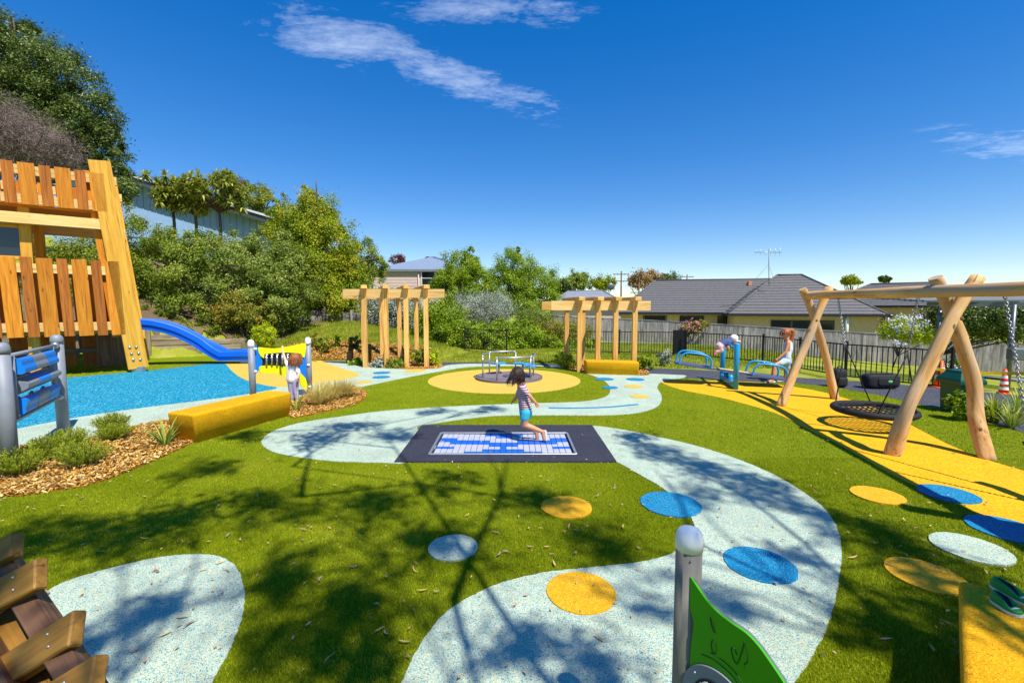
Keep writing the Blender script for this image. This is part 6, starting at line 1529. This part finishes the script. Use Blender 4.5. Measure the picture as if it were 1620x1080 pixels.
for s in (-1, 1): capsule(mb, q(463 + s * 4.5, 582), q(462.5 + s * 3.2, 599.5), .06, .088)
capsule(mb, q(457, 581), q(453, 573, .03), .052, .046); capsule(mb, q(469, 581), q(472, 588, -.03), .052, .046); fuse(mb, 'white_top', 'cloth_white', t, .008)
mb = MB()
for s, kn, an in ((-1, (461, 618), (462, 630)), (1, (467.5, 618), (470, 630))): chainv(mb, [q(464 + s * 3, 600), q(464 + s * 3.2, 604), q(*kn), q(*an)], [.085, .082, .06, .042])
fuse(mb, 'leggings', 'cloth_legging', t, .008, 4); hair(t, hc, r_, fc, 'hair_auburn', 80, 5, length=1.1, curl=.13, thick=.2)
# toddler lying over the seesaw bar
YT = SEE_TOP.y; q = lambda px, py, dy=0.0: P(px, py, YT + dy)
t = thing('person', 'small child in white cap and navy top leaning over the seesaw cross bar', 'person', tuple(SEE_TOP)); mb = MB(); hc = q(1162, 537); r_ = .095; fc = Vector((.55, -.45, -.55)); head(mb, hc, r_, fc)
chainv(mb, [q(1158, 538), q(1153, 540), q(1146, 542), q(1139, 546.5)], [.045, .085, .095, .09])
for dy in (-.07, .07):
    chainv(mb, [q(1154, 541, dy), q(1152, 548, dy * 1.4), q(1154, 554, dy * 1.2)], [.036, .03, .022]); hand(mb, q(1154, 554.5, dy * 1.2), (.2, 0, -.6), (0, 1, 0), .05)
    chainv(mb, [q(1139, 548, dy), q(1141, 554, dy * 1.2), q(1133, 556, dy)], [.06, .048, .034]); capsule(mb, q(1133, 556, dy), q(1131, 559, dy), .034, .03)
fuse(mb, 'body', 'skin_light', t, .008); face_parts(t, hc, r_, fc)
mb = MB(); chainv(mb, [q(1156, 539.5), q(1150, 541), q(1143, 544)], [.085, .103, .108])
for dy in (-.07, .07): capsule(mb, q(1154, 541, dy), q(1153, 545, dy * 1.3), .05, .045)
fuse(mb, 'navy_top', 'cloth_navy', t, .009)
mb = MB(); chainv(mb, [q(1142, 545), q(1138, 547.5)], [.106, .104])
for dy in (-.07, .07): chainv(mb, [q(1139, 548, dy), q(1141, 554, dy * 1.2), q(1134.5, 556, dy)], [.075, .06, .046])
fuse(mb, 'trousers', 'cloth_pinkgrey', t, .009)
for dy in (-.07, .07): mb = MB(); capsule(mb, q(1133, 556, dy), q(1131, 560, dy), .042, .04); fuse(mb, 'shoe', 'shoe_pink', t, .009)
mb = MB(); mb.ell(hc + Vector((-.01, .01, .035)), (.108, .11, .1), 14, 10); b = hc + fc.normalized() * .11 + Vector((0, 0, .03)); mb.ell(b, (.075, .075, .018), 12, 6); fuse(mb, 'sun_cap', 'cloth_white', t, .009, 3)
# woman with one foot on the seesaw
YW = 12.6; q = lambda px, py, dy=0.0: P(px, py, YW + dy)
ft = q(1246, 606)
t = thing('person', 'woman in pale vest and denim shorts with one foot on the seesaw', 'person', (ft.x, ft.y, 0)); mb = MB(); hc = q(1242.5, 527); r_ = .115; fc = Vector((-.97, -.12, -.15)); head(mb, hc, r_, fc)
chainv(mb, [q(1244, 534), q(1246, 539.5)], [.055, .06]); chainv(mb, [q(1247, 543), q(1247, 552), q(1245, 561), q(1244, 570)], [.1, .105, .092, .115])
for dy in (-.13, .13): capsule(mb, q(1247, 542, dy), q(1246, 560, dy * .6), .055, .07)
for dy in (-.17, .17):
    chainv(mb, [q(1247, 542, dy), q(1243, 556.5, dy * 1.15), q(1231, 567.5, dy)], [.048, .038, .026]); hand(mb, q(1230.5, 568, dy), (-.8, 0, -.5), (0, 0, 1), .085)
chainv(mb, [q(1242, 571, -.09), q(1226, 577, -.12), q(1223.5, 591, -.14), q(1222, 600.5, -.14)], [.09, .064, .056, .038]); f0 = q(1222, 602.5, -.14); capsule(mb, f0, f0 + Vector((-.19, -.01, -.02)), .04, .03)
chainv(mb, [q(1244, 572, .09), q(1244, 588, .12), (ft.x, ft.y + .12, .1)], [.09, .062, .04]); capsule(mb, (ft.x + .03, ft.y + .12, .04), (ft.x - .18, ft.y + .12, .03), .04, .03)
fuse(mb, 'body', 'skin_tan', t, .008); face_parts(t, hc, r_, fc)
mb = MB(); chainv(mb, [q(1247, 544), q(1247, 552), q(1245, 561), q(1244, 567)], [.108, .118, .108, .124])
for dy in (-.1, .1): capsule(mb, q(1247, 543.5, dy), q(1245, 565, dy * .7), .05, .095)
fuse(mb, 'vest', 'cloth_vest', t, .009)
mb = MB(); chainv(mb, [q(1244, 567), q(1244, 572)], [.128, .132]); capsule(mb, q(1243, 571, -.08), q(1234.5, 574.5, -.1), .108, .094); capsule(mb, q(1244, 571, .08), q(1244, 580, .1), .108, .098); fuse(mb, 'denim_shorts', 'cloth_denim', t, .009)
hair(t, hc, r_, fc, 'hair_ginger', 26, 9, length=.4, thick=.16)
mb = MB(); pt = [hc + Vector((.1, 0, .08)), hc + Vector((.19, 0, .06)), hc + Vector((.2, 0, -.08)), hc + Vector((.17, 0, -.24))]; chainv(mb, spline(pt, 3), [.05, .06, .066, .066, .064, .06, .055, .048, .04, .03]); fuse(mb, 'ponytail', 'hair_ginger', t, .009, 2)
sd = fc.normalized().cross(Vector((0, 0, 1))).normalized(); mb = MB()
for s in (-1, 1): mb.ell(hc + fc.normalized() * .108 + sd * s * .042 + Vector((0, 0, .005)), (.02, .036, .028), 10, 6); mb.tube([hc + fc.normalized() * .1 + sd * s * .075 + Vector((0, 0, .015)), hc + sd * s * .112 + Vector((0, 0, .01))], .006, 5)
mb.build('sunglasses', 'eye_dark', t)
for p in (f0, Vector((ft.x, ft.y + .12, .035))): mb = MB(); chainv(mb, [p + Vector((.05, 0, -.025)), p + Vector((-.1, 0, -.03)), p + Vector((-.2, 0, -.04))], [.034, .036, .034]); fuse(mb, 'sandal', 'sandal', t, .008, 2)
